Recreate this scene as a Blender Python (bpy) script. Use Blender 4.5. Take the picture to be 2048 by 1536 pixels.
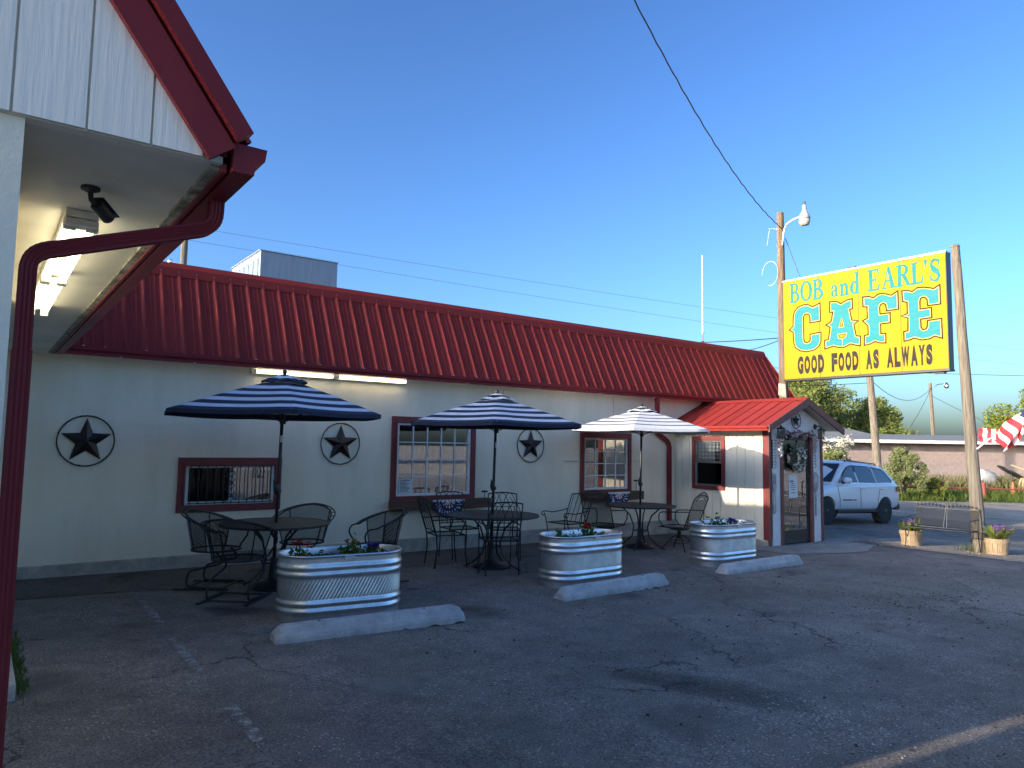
import bpy, math, random
import numpy as np
from mathutils import Vector, Matrix, Quaternion
random.seed(7); rng = np.random.default_rng(11)
R = math.radians
for o in list(bpy.data.objects): bpy.data.objects.remove(o)
SC = bpy.context.scene
COL = SC.collection

# ------------------------------------------------------------------ camera
cd = bpy.data.cameras.new('camera'); cam = bpy.data.objects.new('camera', cd); COL.objects.link(cam)
cd.sensor_width = 36; cd.lens = 1436.31 / 2048 * 36; cd.clip_end = 3000; cd.clip_start = .05
yaw, pitch, roll = .63848, .083163, -.016682
fw = Vector((math.sin(yaw)*math.cos(pitch), math.cos(yaw)*math.cos(pitch), math.sin(pitch)))
r0 = Vector((math.cos(yaw), -math.sin(yaw), 0)); d0 = fw.cross(r0)
rt = r0*math.cos(roll) + d0*math.sin(roll); dn = -r0*math.sin(roll) + d0*math.cos(roll)
m3 = Matrix((rt, -dn, -fw)).transposed()
cam.matrix_world = Matrix.Translation((0, -10.18, 1.65)) @ m3.to_4x4()
SC.camera = cam

# ------------------------------------------------------------------ sky, sun, exposure
ELEV, AZ = R(16.0), R(-7.0)
W = bpy.data.worlds.new('World'); SC.world = W; W.use_nodes = True
wn = W.node_tree.nodes; wl = W.node_tree.links
sky = wn.new('ShaderNodeTexSky'); sky.sky_type = 'NISHITA'; sky.sun_disc = False
sky.sun_elevation = ELEV; sky.sun_rotation = R(-83); sky.altitude = 0; sky.air_density = 1.0; sky.dust_density = 2.7; sky.ozone_density = 4.5
bg = wn['Background']; bg.inputs[1].default_value = .074
gm = wn.new('ShaderNodeGamma'); gm.inputs[1].default_value = 1.38
wl.new(sky.outputs[0], gm.inputs[0]); wl.new(gm.outputs[0], bg.inputs[0])
sd = bpy.data.lights.new('sun', 'SUN'); sun = bpy.data.objects.new('sun', sd); COL.objects.link(sun)
sd.energy = 2.3; sd.angle = R(.53); sd.color = (1, .86, .68)
tr = Vector((math.cos(ELEV)*math.cos(AZ), math.cos(ELEV)*math.sin(AZ), -math.sin(ELEV)))
sun.rotation_euler = tr.to_track_quat('-Z', 'Y').to_euler(); sun.location = (-30, 4, 12)
SC.view_settings.view_transform = 'Standard'; SC.view_settings.look = 'None'
SC.view_settings.exposure = 1.65; SC.view_settings.gamma = 1
SC.render.engine = 'CYCLES'
SC.cycles.max_bounces = 8; SC.cycles.transparent_max_bounces = 24; SC.cycles.sample_clamp_indirect = 6

# ------------------------------------------------------------------ helpers
class MB:
    def __init__(s): s.v=[]; s.f=[]; s.mi=[]; s.m=0; s.uv=[]
    def face(s, idx, uv=None):
        s.f.append(tuple(idx)); s.mi.append(s.m); s.uv.append(uv)
    def add(s, pts, faces):
        b=len(s.v); s.v.extend([tuple(p) for p in pts])
        for f in faces: s.face([b+i for i in f])
        return b
    def box(s, x0,x1,y0,y1,z0,z1):
        s.add([(x0,y0,z0),(x1,y0,z0),(x1,y1,z0),(x0,y1,z0),(x0,y0,z1),(x1,y0,z1),(x1,y1,z1),(x0,y1,z1)],
              [(0,3,2,1),(4,5,6,7),(0,1,5,4),(1,2,6,5),(2,3,7,6),(3,0,4,7)]); return s
    def bar(s, a, b, w, h, up=(0,0,1)):
        a=Vector(a); b=Vector(b); d=(b-a).normalized(); u=Vector(up)
        x=d.cross(u)
        if x.length<1e-4: x=d.cross(Vector((1,0,0)))
        x.normalize(); y=x.cross(d); x*=w/2; y*=h/2
        s.add([a-x-y,a+x-y,a+x+y,a-x+y,b-x-y,b+x-y,b+x+y,b-x+y],[(0,1,2,3),(7,6,5,4),(0,4,5,1),(1,5,6,2),(2,6,7,3),(3,7,4,0)]); return s
    def tube(s, pts, r, n=6, closed=False, caps=True):
        pts=[Vector(p) for p in pts]; N=len(pts); rs=r if isinstance(r,(list,tuple)) else [r]*N
        T=[]
        for i in range(N):
            a=pts[i-1] if (i>0 or closed) else pts[i]; b=pts[(i+1)%N] if (i<N-1 or closed) else pts[i]
            t=(b-a); T.append(t.normalized() if t.length>1e-9 else Vector((0,0,1)))
        u=T[0].orthogonal().normalized(); rings=[]
        for i in range(N):
            u=u-T[i]*u.dot(T[i])
            if u.length<1e-6: u=T[i].orthogonal()
            u.normalize(); w=T[i].cross(u)
            b=len(s.v)
            for k in range(n):
                an=2*math.pi*k/n; s.v.append(tuple(pts[i]+(u*math.cos(an)+w*math.sin(an))*rs[i]))
            rings.append(b)
        for i in range(N if closed else N-1):
            a=rings[i]; b=rings[(i+1)%N]
            for k in range(n): s.face((a+k,a+(k+1)%n,b+(k+1)%n,b+k))
        if caps and not closed:
            s.face([rings[0]+k for k in range(n)][::-1]); s.face([rings[-1]+k for k in range(n)])
        return s
    def lathe(s, prof, n=24, c=(0,0,0), ax=None):
        M=Matrix.Identity(3) if ax is None else Vector(ax).to_track_quat('Z','Y').to_matrix()
        c=Vector(c); rings=[]
        for r,z in prof:
            rings.append(len(s.v))
            for k in range(n):
                a=2*math.pi*k/n; s.v.append(tuple(c+M@Vector((r*math.cos(a),r*math.sin(a),z))))
        for i in range(len(prof)-1):
            a,b=rings[i],rings[i+1]
            for k in range(n): s.face((a+k,a+(k+1)%n,b+(k+1)%n,b+k))
        if prof[0][0]>1e-6: s.face([rings[0]+k for k in range(n)][::-1])
        if prof[-1][0]>1e-6: s.face([rings[-1]+k for k in range(n)])
        return s
    def prism(s, poly, fn, t):
        # poly: 2D points; fn(u,v,w) -> 3D; extruded from w=0 to w=t
        n=len(poly); b=len(s.v)
        for w in (0,t):
            for (u,v) in poly: s.v.append(tuple(fn(u,v,w)))
        s.face([b+i for i in range(n)][::-1]); s.face([b+n+i for i in range(n)])
        for i in range(n): s.face((b+i,b+(i+1)%n,b+n+(i+1)%n,b+n+i))
        return s
    def grid(s, fn, nu, nv, cu=False, uvs=None):
        b=len(s.v)
        for i in range(nu+(0 if cu else 1)):
            for j in range(nv+1): s.v.append(tuple(fn(i/nu,j/nv)))
        H=nv+1; NU=nu if cu else nu+1
        for i in range(nu):
            for j in range(nv):
                a=b+i*H+j; c=b+((i+1)%NU)*H+j
                uv=None
                if uvs: uv=[(i/nu*uvs[0],j/nv*uvs[1]),((i+1)/nu*uvs[0],j/nv*uvs[1]),((i+1)/nu*uvs[0],(j+1)/nv*uvs[1]),(i/nu*uvs[0],(j+1)/nv*uvs[1])]
                s.face((a,c,c+1,a+1),uv)
        return s
    def mesh(s, name, mats, smooth=False):
        me=bpy.data.meshes.new(name); me.from_pydata(s.v,[],s.f)
        for m in (mats if isinstance(mats,(list,tuple)) else [mats]): me.materials.append(m)
        me.polygons.foreach_set('material_index',s.mi)
        if smooth: me.polygons.foreach_set('use_smooth',[True]*len(s.f))
        if any(s.uv):
            L=me.uv_layers.new(name='UVMap'); k=0
            flat=[]
            for f,u in zip(s.f,s.uv):
                for i in range(len(f)): flat.extend(u[i] if u else (0,0))
            L.data.foreach_set('uv',flat)
        me.update(); return me
    def obj(s, name, mats, parent=None, smooth=False, world=False, bev=0, auto=False):
        me=s.mesh(name,mats,smooth or auto)
        return place(name, me, parent, world, bev, auto)
def place(name, me, parent=None, world=False, bev=0, auto=False):
    o=bpy.data.objects.new(name,me); COL.objects.link(o)
    if parent is not None:
        o.parent=parent
        if world:
            p=parent; L=Vector((0,0,0))
            while p: L+=p.location; p=p.parent
            o.location=-L
    if bev:
        m=o.modifiers.new('bevel','BEVEL'); m.width=bev; m.segments=2; m.limit_method='ANGLE'; m.angle_limit=R(40)
    if auto:
        try: me.set_sharp_from_angle(angle=R(38))
        except Exception: pass
    return o
def tag(o, label=None, cat=None, group=None, kind=None):
    if label: o['label']=label
    if cat: o['category']=cat
    if group: o['group']=group
    if kind: o['kind']=kind
    return o
def thing(name, label, cat, loc=(0,0,0), rz=0, group=None):
    o=bpy.data.objects.new(name,None); COL.objects.link(o); o.empty_display_size=.2
    o.location=loc; o.rotation_euler=(0,0,rz); return tag(o,label,cat,group)
def copy_tree(o, parent=None):
    c=o.copy(); COL.objects.link(c); c.parent=parent
    for ch in o.children: copy_tree(ch,c)
    return c
def dup(o, loc, rz, label):
    c=copy_tree(o); c.location=loc; c.rotation_euler=(0,0,rz); c['label']=label; return c
def G(x):
    # the lot falls gently towards the road
    x=max(-40,x)
    z=-.0125*x
    if x>10: z-=.0020*(min(x,20)-10)**2
    if x>20: z=-.45-.02*(min(x,22)-20)
    return z
def arc(c, r, a0, a1, n, fn):
    return [fn(c[0]+r*math.cos(a0+(a1-a0)*i/n), c[1]+r*math.sin(a0+(a1-a0)*i/n)) for i in range(n+1)]

# ------------------------------------------------------------------ materials
def nt(name):
    m=bpy.data.materials.new(name); m.use_nodes=True
    n=m.node_tree.nodes; l=m.node_tree.links; return m,n,l,n['Principled BSDF']
def N(n,t,**k):
    x=n.new(t)
    for a,b in k.items():
        if a.startswith('i_'): x.inputs[a[2:].replace('_',' ')].default_value=b
        else: setattr(x,a,b)
    return x
def mat(name, c1, c2=None, scale=6., rough=.6, metal=0., bump=0., bscale=60., detail=4., lo=.35, hi=.65, spec=None, sx=(1,1,1), coat=0., tex='Object'):
    m,n,l,b=nt(name)
    b.inputs['Roughness'].default_value=rough; b.inputs['Metallic'].default_value=metal
    if spec is not None: b.inputs['Specular IOR Level'].default_value=spec
    if coat: b.inputs['Coat Weight'].default_value=coat; b.inputs['Coat Roughness'].default_value=.08
    co=N(n,'ShaderNodeTexCoord'); mp=N(n,'ShaderNodeMapping'); mp.inputs['Scale'].default_value=sx
    l.new(co.outputs[tex],mp.inputs[0])
    if c2 is None: c2=tuple(x*.82 for x in c1)
    no=N(n,'ShaderNodeTexNoise',i_Scale=scale,i_Detail=detail,i_Roughness=.62); l.new(mp.outputs[0],no.inputs[0])
    r=N(n,'ShaderNodeValToRGB'); r.color_ramp.elements[0].position=lo; r.color_ramp.elements[1].position=hi
    r.color_ramp.elements[0].color=(*c2,1); r.color_ramp.elements[1].color=(*c1,1)
    l.new(no.outputs[0],r.inputs[0]); l.new(r.outputs[0],b.inputs['Base Color'])
    if bump:
        nb=N(n,'ShaderNodeTexNoise',i_Scale=bscale,i_Detail=3.); l.new(mp.outputs[0],nb.inputs[0])
        bp=N(n,'ShaderNodeBump',i_Strength=bump,i_Distance=.02); l.new(nb.outputs[0],bp.inputs['Height']); l.new(bp.outputs[0],b.inputs['Normal'])
    return m
def emis(name,c,s):
    m,n,l,b=nt(name); b.inputs['Base Color'].default_value=(.8,.8,.75,1); b.inputs['Emission Color'].default_value=(*c,1); b.inputs['Emission Strength'].default_value=s; return m
M={}
def stucco(name,c,dirt):
    # painted stucco with faint weather streaks and grime with its own shape
    m,n,l,b=nt(name); b.inputs['Roughness'].default_value=.85; b.inputs['Specular IOR Level'].default_value=.25
    co=N(n,'ShaderNodeTexCoord')
    mp=N(n,'ShaderNodeMapping'); mp.inputs['Scale'].default_value=(1.6,1.6,.35); l.new(co.outputs['Object'],mp.inputs[0])
    a=N(n,'ShaderNodeTexNoise',i_Scale=1.3,i_Detail=7.,i_Roughness=.65); l.new(mp.outputs[0],a.inputs[0])
    r=N(n,'ShaderNodeValToRGB'); r.color_ramp.elements[0].position=.28; r.color_ramp.elements[1].position=.6
    r.color_ramp.elements[0].color=(*dirt,1); r.color_ramp.elements[1].color=(*c,1); l.new(a.outputs[0],r.inputs[0])
    l.new(r.outputs[0],b.inputs['Base Color'])
    f=N(n,'ShaderNodeTexNoise',i_Scale=45.,i_Detail=5.,i_Roughness=.7); l.new(co.outputs['Object'],f.inputs[0])
    g=N(n,'ShaderNodeTexNoise',i_Scale=2.2,i_Detail=2.); l.new(co.outputs['Object'],g.inputs[0])
    ad=N(n,'ShaderNodeMath',operation='MULTIPLY_ADD'); ad.inputs[1].default_value=3.; l.new(g.outputs[0],ad.inputs[0]); l.new(f.outputs[0],ad.inputs[2])
    bp=N(n,'ShaderNodeBump',i_Strength=.35,i_Distance=.012); l.new(ad.outputs[0],bp.inputs['Height']); l.new(bp.outputs[0],b.inputs['Normal'])
    return m
M['stucco']=stucco('stucco',(.90,.795,.605),(.78,.68,.50))
M['porchwall']=mat('porch_siding_paint',(.78,.73,.60),(.70,.65,.53),3.,.7,bump=.15,bscale=50,sx=(1,1,.3))
M['white']=mat('white_paint',(.78,.78,.76),(.66,.65,.62),9.,.55,bump=.08)
M['gable']=mat('gable_board_paint',(.88,.81,.68),(.85,.78,.645),2.2,.6,bump=.13,bscale=9.,sx=(7,7,.45),detail=5)
M['soffit']=mat('soffit_paint',(.80,.76,.66),(.66,.62,.52),1.8,.7,bump=.05)
M['mould']=mat('peeling_paint',(.50,.48,.40),(.12,.10,.07),14.,.8,bump=.4,bscale=40)
M['found']=mat('foundation_concrete',(.50,.45,.38),(.34,.30,.25),5.,.9,bump=.5,bscale=25)
def redmetal(name,c,ro=.34):
    m,n,l,b=nt(name); b.inputs['Roughness'].default_value=ro; b.inputs['Specular IOR Level'].default_value=.16
    co=N(n,'ShaderNodeTexCoord'); mp=N(n,'ShaderNodeMapping'); mp.inputs['Scale'].default_value=(1,1,.25); l.new(co.outputs['Object'],mp.inputs[0])
    a=N(n,'ShaderNodeTexNoise',i_Scale=2.6,i_Detail=8.,i_Roughness=.7); l.new(mp.outputs[0],a.inputs[0])
    r=N(n,'ShaderNodeValToRGB'); r.color_ramp.elements[0].position=.3; r.color_ramp.elements[1].position=.68
    r.color_ramp.elements[0].color=(c[0]*.78,c[1]*.8,c[2]*.85,1); r.color_ramp.elements[1].color=(*c,1); l.new(a.outputs[0],r.inputs[0])
    oi=N(n,'ShaderNodeObjectInfo'); hs=N(n,'ShaderNodeHueSaturation'); mr=N(n,'ShaderNodeMapRange'); mr.inputs[3].default_value=.86; mr.inputs[4].default_value=1.12; l.new(oi.outputs['Random'],mr.inputs[0]); l.new(mr.outputs[0],hs.inputs['Value']); l.new(r.outputs[0],hs.inputs['Color']); l.new(hs.outputs[0],b.inputs['Base Color'])
    q=N(n,'ShaderNodeMapRange'); q.inputs[3].default_value=ro-.08; q.inputs[4].default_value=ro+.16; l.new(a.outputs[0],q.inputs[0]); l.new(q.outputs[0],b.inputs['Roughness'])
    return m
M['roof']=redmetal('red_metal_roofing',(.30,.034,.027),.55)
M['trimred']=redmetal('red_trim_metal',(.24,.030,.034),.38)
M['trimwood']=mat('red_painted_wood',(.22,.030,.030),(.15,.022,.024),6.,.55,bump=.2,bscale=30,sx=(1,1,.4))
M['brownred']=mat('brown_red_paint',(.17,.055,.045),(.12,.04,.035),6.,.55,bump=.15)
M['black']=mat('black_metal',(.014,.014,.016),(.02,.02,.022),8.,.42,spec=.5)
M['iron']=mat('wrought_iron',(.012,.012,.014),(.018,.017,.018),12.,.5)
M['star']=mat('star_metal',(.030,.025,.024),(.05,.038,.032),5.,.4,metal=.6)
M['woodbox']=mat('stained_wood',(.13,.062,.030),(.075,.036,.019),4.,.7,bump=.3,bscale=18,sx=(.5,4,4))
M['galv']=mat('galvanised_steel',(.78,.79,.80),(.62,.63,.65),7.,.36,metal=1.,bump=.03,bscale=14)
M['soil']=mat('potting_soil',(.05,.036,.025),(.02,.015,.01),30.,.95,bump=.8,bscale=60)
M['conc']=mat('cast_concrete',(.50,.49,.47),(.34,.33,.32),7.,.9,bump=.45,bscale=38,detail=8)
M['lightwhite']=mat('fixture_enamel',(.72,.72,.68),(.6,.6,.55),10.,.4)
M['tube']=emis('lit_fluorescent_tube',(1.,.90,.60),2.9)
M['rubber']=mat('tyre_rubber',(.018,.018,.019),(.03,.03,.03),20.,.8)
M['carpaint']=mat('white_car_paint',(.80,.81,.82),(.78,.79,.80),2.,.28,coat=.8)
M['rimblack']=mat('dark_alloy',(.022,.022,.024),(.03,.03,.032),9.,.3,metal=.6)
M['plasticblack']=mat('black_plastic',(.02,.02,.021),(.028,.028,.03),15.,.55)
M['redlens']=mat('red_lens',(.25,.01,.01),None,9.,.2)
M['silver']=mat('bright_metal',(.62,.62,.62),(.5,.5,.5),9.,.25,metal=1.)
M['navy']=mat('navy_canvas',(.010,.017,.040),(.014,.022,.05),20.,.8,bump=.15,bscale=220)
M['canvas']=mat('white_canvas',(.68,.69,.72),(.60,.61,.64),9.,.8,bump=.15,bscale=220)
M['charcoal']=mat('charcoal_canvas',(.055,.058,.055),(.045,.046,.045),20.,.8,bump=.15,bscale=220)
M['paper']=mat('paper',(.72,.72,.70),(.66,.66,.64),3.,.7)
M['ink']=mat('printed_ink',(.08,.085,.10),None,9.,.7)
M['sign']=mat('yellow_sign_face',(.375,.252,.011),(.34,.228,.010),1.2,.6,bump=.02,detail=7,spec=.1)
M['signpale']=mat('pale_yellow_paint',(.42,.35,.08),(.38,.31,.07),3.,.6,spec=.1)
M['turq']=mat('turquoise_paint',(.022,.175,.20),(.032,.20,.225),5.,.6,detail=6,sx=(1,1,6),spec=.1)
M['tealtxt']=mat('teal_paint',(.014,.15,.16),(.028,.185,.19),7.,.6,spec=.1)
M['brownline']=mat('dark_brown_paint',(.035,.016,.008),None,9.,.6,spec=.1)
M['greytxt']=mat('faded_black_paint',(.020,.017,.014),(.038,.033,.026),5.,.6,spec=.1)
M['pole']=mat('weathered_pole',(.235,.165,.105),(.11,.075,.048),5.,.9,bump=.8,bscale=12,sx=(6,6,.35),detail=7)
M['pole2']=mat('grey_weathered_pole',(.235,.20,.155),(.115,.095,.07),5.,.9,bump=.9,bscale=12,sx=(6,6,.35),detail=7)
M['bark']=mat('bark',(.12,.095,.07),(.06,.045,.035),6.,.95,bump=.7,bscale=14)
M['pink']=mat('pink_block_paint',(.38,.30,.27),(.33,.255,.23),2.5,.85,bump=.2,bscale=30)
M['pinkdark']=mat('dark_pink_trim',(.27,.16,.14),None,5.,.8)
M['greyroof']=mat('grey_shingle',(.20,.21,.21),(.14,.15,.15),5.,.85,bump=.3,bscale=30)
M['redpost']=mat('red_rail_paint',(.34,.07,.05),(.2,.06,.04),8.,.7)
M['barrel']=mat('planter_wood',(.44,.33,.20),(.30,.21,.12),5.,.85,bump=.5,bscale=14,sx=(9,9,.8))
M['flagred']=mat('flag_red',(.45,.022,.035),(.38,.02,.03),8.,.75)
M['flagwhite']=mat('flag_white',(.78,.77,.75),(.70,.69,.67),6.,.75)
M['flagblue']=mat('flag_navy',(.02,.03,.11),None,6.,.75)
M['brass']=mat('yellow_pole',(.55,.46,.25),None,6.,.5)
M['wiregrey']=mat('weathered_wire',(.10,.11,.13),None,9.,.6)
M['conduit']=mat('painted_conduit',(.70,.68,.63),None,8.,.5)
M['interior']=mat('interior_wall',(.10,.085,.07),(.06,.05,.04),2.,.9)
M['curtain']=mat('sheer_curtain',(.62,.59,.52),(.44,.41,.35),4.,.9,sx=(14,14,.4))
M['drape']=mat('tan_drape',(.34,.28,.16),(.24,.19,.105),5.,.9,sx=(9,9,.3))
M['tablecloth']=mat('yellow_cloth',(.62,.46,.10),(.45,.18,.06),7.,.8,sx=(3,.6,.2))
M['screen']=mat('dark_screen',(.018,.02,.023),None,9.,.55)
def glass(name,tint=(.92,.95,.96),k=2.0,ro=.0):
    m,n,l,b=nt(name); n.remove(b); out=n['Material Output']
    t=N(n,'ShaderNodeBsdfTransparent'); t.inputs[0].default_value=(*tint,1)
    g=N(n,'ShaderNodeBsdfGlossy',i_Roughness=ro); g.inputs[0].default_value=(.95,.97,1,1)
    f=N(n,'ShaderNodeFresnel',i_IOR=1.5); mu=N(n,'ShaderNodeMath',operation='MULTIPLY',use_clamp=True); mu.inputs[1].default_value=k
    mx=N(n,'ShaderNodeMixShader'); l.new(f.outputs[0],mu.inputs[0]); l.new(mu.outputs[0],mx.inputs[0]); l.new(t.outputs[0],mx.inputs[1]); l.new(g.outputs[0],mx.inputs[2]); l.new(mx.outputs[0],out.inputs[0]); return m
M['glass']=glass('window_glass',k=5.)
M['carglass']=glass('tinted_glass',(.10,.12,.13),k=2.2)
M['lensglass']=glass('lamp_glass',(.9,.92,.9),k=1.5)
def leafmat(name,c1,c2,tr=.35,sc=.55):
    m,n,l,b=nt(name); n.remove(b); out=n['Material Output']
    co=N(n,'ShaderNodeTexCoord'); no=N(n,'ShaderNodeTexNoise',i_Scale=sc*6,i_Detail=3.); l.new(co.outputs['Object'],no.inputs[0])
    r=N(n,'ShaderNodeValToRGB'); r.color_ramp.elements[0].position=.32; r.color_ramp.elements[1].position=.68
    r.color_ramp.elements[0].color=(*c2,1); r.color_ramp.elements[1].color=(*c1,1); l.new(no.outputs[0],r.inputs[0])
    d=N(n,'ShaderNodeBsdfDiffuse'); t=N(n,'ShaderNodeBsdfTranslucent'); mx=N(n,'ShaderNodeMixShader'); mx.inputs[0].default_value=tr
    l.new(r.outputs[0],d.inputs[0]); l.new(r.outputs[0],t.inputs[0]); l.new(d.outputs[0],mx.inputs[1]); l.new(t.outputs[0],mx.inputs[2]); l.new(mx.outputs[0],out.inputs[0]); return m
M['leafA']=leafmat('elm_leaves',(.30,.33,.10),(.17,.21,.065),.42)
M['leafB']=leafmat('bright_leaves',(.31,.34,.07),(.17,.22,.05),.42)
M['leafC']=leafmat('pale_shrub_leaves',(.32,.34,.15),(.20,.23,.09),.42)
M['blossom']=leafmat('white_blossom',(.62,.60,.50),(.48,.46,.36),.3)
M['grass']=leafmat('grass_blades',(.15,.20,.05),(.075,.115,.03))
M['dryweed']=leafmat('dry_weeds',(.30,.27,.13),(.17,.18,.07))
M['plantgreen']=leafmat('planter_foliage',(.10,.17,.035),(.045,.085,.02),.3,4)
M['petred']=leafmat('red_petals',(.55,.03,.035),(.35,.02,.02),.3,9)
M['petpink']=leafmat('coral_petals',(.60,.17,.12),(.45,.10,.08),.3,9)
M['petvio']=leafmat('violet_petals',(.16,.10,.42),(.10,.06,.30),.3,9)
M['petlil']=leafmat('lilac_petals',(.56,.27,.55),(.45,.18,.45),.3,9)
M['petblue']=leafmat('pale_blue_petals',(.42,.52,.68),(.34,.42,.60),.3,9)
M['petwhite']=leafmat('white_petals',(.70,.70,.66),(.55,.55,.50),.3,9)
M['eucal']=leafmat('wreath_leaves',(.16,.20,.15),(.06,.085,.065),.2,9)
def mesh_mat(name,cells=1.,w=.32):
    # woven steel: a diamond lattice of wires with open holes between, laid out on the sheet's own UVs
    m,n,l,b=nt(name); out=n['Material Output']; b.inputs['Base Color'].default_value=(.012,.012,.014,1); b.inputs['Roughness'].default_value=.6; b.inputs['Specular IOR Level'].default_value=.2
    uv=N(n,'ShaderNodeUVMap'); sp=N(n,'ShaderNodeSeparateXYZ'); l.new(uv.outputs[0],sp.inputs[0])
    def wire(op):
        a=N(n,'ShaderNodeMath',operation=op); l.new(sp.outputs[0],a.inputs[0]); l.new(sp.outputs[1],a.inputs[1])
        f=N(n,'ShaderNodeMath',operation='FRACT'); l.new(a.outputs[0],f.inputs[0])
        g=N(n,'ShaderNodeMath',operation='LESS_THAN'); g.inputs[1].default_value=w; l.new(f.outputs[0],g.inputs[0]); return g
    x=N(n,'ShaderNodeMath',operation='MAXIMUM'); l.new(wire('ADD').outputs[0],x.inputs[0]); l.new(wire('SUBTRACT').outputs[0],x.inputs[1])
    t=N(n,'ShaderNodeBsdfTransparent'); mx=N(n,'ShaderNodeMixShader'); l.new(x.outputs[0],mx.inputs[0]); l.new(t.outputs[0],mx.inputs[1]); l.new(b.outputs[0],mx.inputs[2]); l.new(mx.outputs[0],out.inputs[0]); return m
M['mesh']=mesh_mat('steel_mesh')

def asphalt(name,base,gravel=.5,crack=True):
    m,n,l,b=nt(name); b.inputs['Roughness'].default_value=.88; b.inputs['Specular IOR Level'].default_value=.3
    co=N(n,'ShaderNodeTexCoord'); P=co.outputs['Object']
    def noise(s,d=5.,r=.6):
        x=N(n,'ShaderNodeTexNoise',i_Scale=s,i_Detail=d,i_Roughness=r); l.new(P,x.inputs[0]); return x.outputs[0]
    def ramp(src,a,ca,bb,cb):
        x=N(n,'ShaderNodeValToRGB'); x.color_ramp.elements[0].position=a; x.color_ramp.elements[1].position=bb
        x.color_ramp.elements[0].color=(*ca,1); x.color_ramp.elements[1].color=(*cb,1); l.new(src,x.inputs[0]); return x.outputs[0]
    def mix(f,a,bb,bt='MIX'):
        x=N(n,'ShaderNodeMix',data_type='RGBA',blend_type=bt); 
        if isinstance(f,float): x.inputs[0].default_value=f
        else: l.new(f,x.inputs[0])
        l.new(a,x.inputs[6]); 
        if isinstance(bb,tuple): x.inputs[7].default_value=(*bb,1)
        else: l.new(bb,x.inputs[7])
        return x.outputs[2]
    b0=tuple(x*.72 for x in base); b1=tuple(x*1.26 for x in base)
    big=ramp(noise(.55,6.,.62),.33,b0,.68,b1)
    med=ramp(noise(4.,6.,.7),.3,(.72,.72,.72),.7,(1.22,1.2,1.18))
    c=mix(1.,big,med,'MULTIPLY')
    fine=ramp(noise(75.,4.,.8),.36,(.32,.32,.34),.64,(1.95,1.92,1.88))
    c=mix(1.,c,fine,'MULTIPLY')
    # exposed stones
    v=N(n,'ShaderNodeTexVoronoi',i_Scale=40.); l.new(P,v.inputs[0])
    vs=N(n,'ShaderNodeSeparateColor'); l.new(v.outputs['Color'],vs.inputs[0])
    pick=N(n,'ShaderNodeMath',operation='GREATER_THAN'); pick.inputs[1].default_value=1-gravel*.22; l.new(vs.outputs[0],pick.inputs[0])
    near=N(n,'ShaderNodeMath',operation='LESS_THAN'); near.inputs[1].default_value=.32; l.new(v.outputs['Distance'],near.inputs[0])
    st=N(n,'ShaderNodeMath',operation='MULTIPLY'); l.new(pick.outputs[0],st.inputs[0]); l.new(near.outputs[0],st.inputs[1])
    patch=N(n,'ShaderNodeMapRange'); patch.inputs[1].default_value=.30; patch.inputs[2].default_value=.60; l.new(noise(1.1,4.),patch.inputs[0])
    st2=N(n,'ShaderNodeMath',operation='MULTIPLY'); l.new(st.outputs[0],st2.inputs[0]); l.new(patch.outputs[0],st2.inputs[1])
    c=mix(st2.outputs[0],c,tuple(min(.5,x*2.6) for x in base))
    # oil and tyre marks
    oil=N(n,'ShaderNodeMapRange'); oil.inputs[1].default_value=.62; oil.inputs[2].default_value=.74; l.new(noise(.9,3.,.5),oil.inputs[0])
    c=mix(oil.outputs[0],c,tuple(x*.5 for x in base))
    dust=N(n,'ShaderNodeMapRange'); dust.inputs[1].default_value=.60; dust.inputs[2].default_value=.78; dust.inputs[4].default_value=.5; l.new(noise(1.7,5.,.62),dust.inputs[0])
    c=mix(dust.outputs[0],c,(.16,.15,.135))
    h=N(n,'ShaderNodeMath',operation='MULTIPLY_ADD'); h.inputs[1].default_value=.8; l.new(noise(75.,4.,.8),h.inputs[0]); l.new(st2.outputs[0],h.inputs[2])
    hh=h.outputs[0]
    if crack:
        dn=N(n,'ShaderNodeTexNoise',i_Scale=2.2,i_Detail=6.,i_Roughness=.65); l.new(P,dn.inputs[0])
        ad=N(n,'ShaderNodeMix',data_type='RGBA',blend_type='LINEAR_LIGHT'); ad.inputs[0].default_value=.35; l.new(P,ad.inputs[6]); l.new(dn.outputs['Color'],ad.inputs[7])
        cr=N(n,'ShaderNodeTexVoronoi',feature='DISTANCE_TO_EDGE',i_Scale=.42); l.new(ad.outputs[2],cr.inputs[0])
        lt=N(n,'ShaderNodeMapRange'); lt.inputs[1].default_value=.0; lt.inputs[2].default_value=.007; lt.inputs[3].default_value=1.; lt.inputs[4].default_value=0.; l.new(cr.outputs[0],lt.inputs[0])
        gate=N(n,'ShaderNodeMapRange'); gate.inputs[1].default_value=.45; gate.inputs[2].default_value=.6; l.new(noise(.6,3.),gate.inputs[0])
        cg=N(n,'ShaderNodeMath',operation='MULTIPLY'); l.new(lt.outputs[0],cg.inputs[0]); l.new(gate.outputs[0],cg.inputs[1])
        c=mix(cg.outputs[0],c,(.012,.012,.014))
        sb=N(n,'ShaderNodeMath',operation='MULTIPLY_ADD'); sb.inputs[1].default_value=-1.5; l.new(cg.outputs[0],sb.inputs[0]); l.new(hh,sb.inputs[2]); hh=sb.outputs[0]
    l.new(c,b.inputs['Base Color'])
    bp=N(n,'ShaderNodeBump',i_Strength=.75,i_Distance=.006); l.new(hh,bp.inputs['Height']); l.new(bp.outputs[0],b.inputs['Normal'])
    return m
M['asphalt']=asphalt('old_asphalt',(.165,.145,.122),.8)
M['asphaltdark']=asphalt('fresh_sealed_asphalt',(.095,.085,.075),.25,False)
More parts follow.
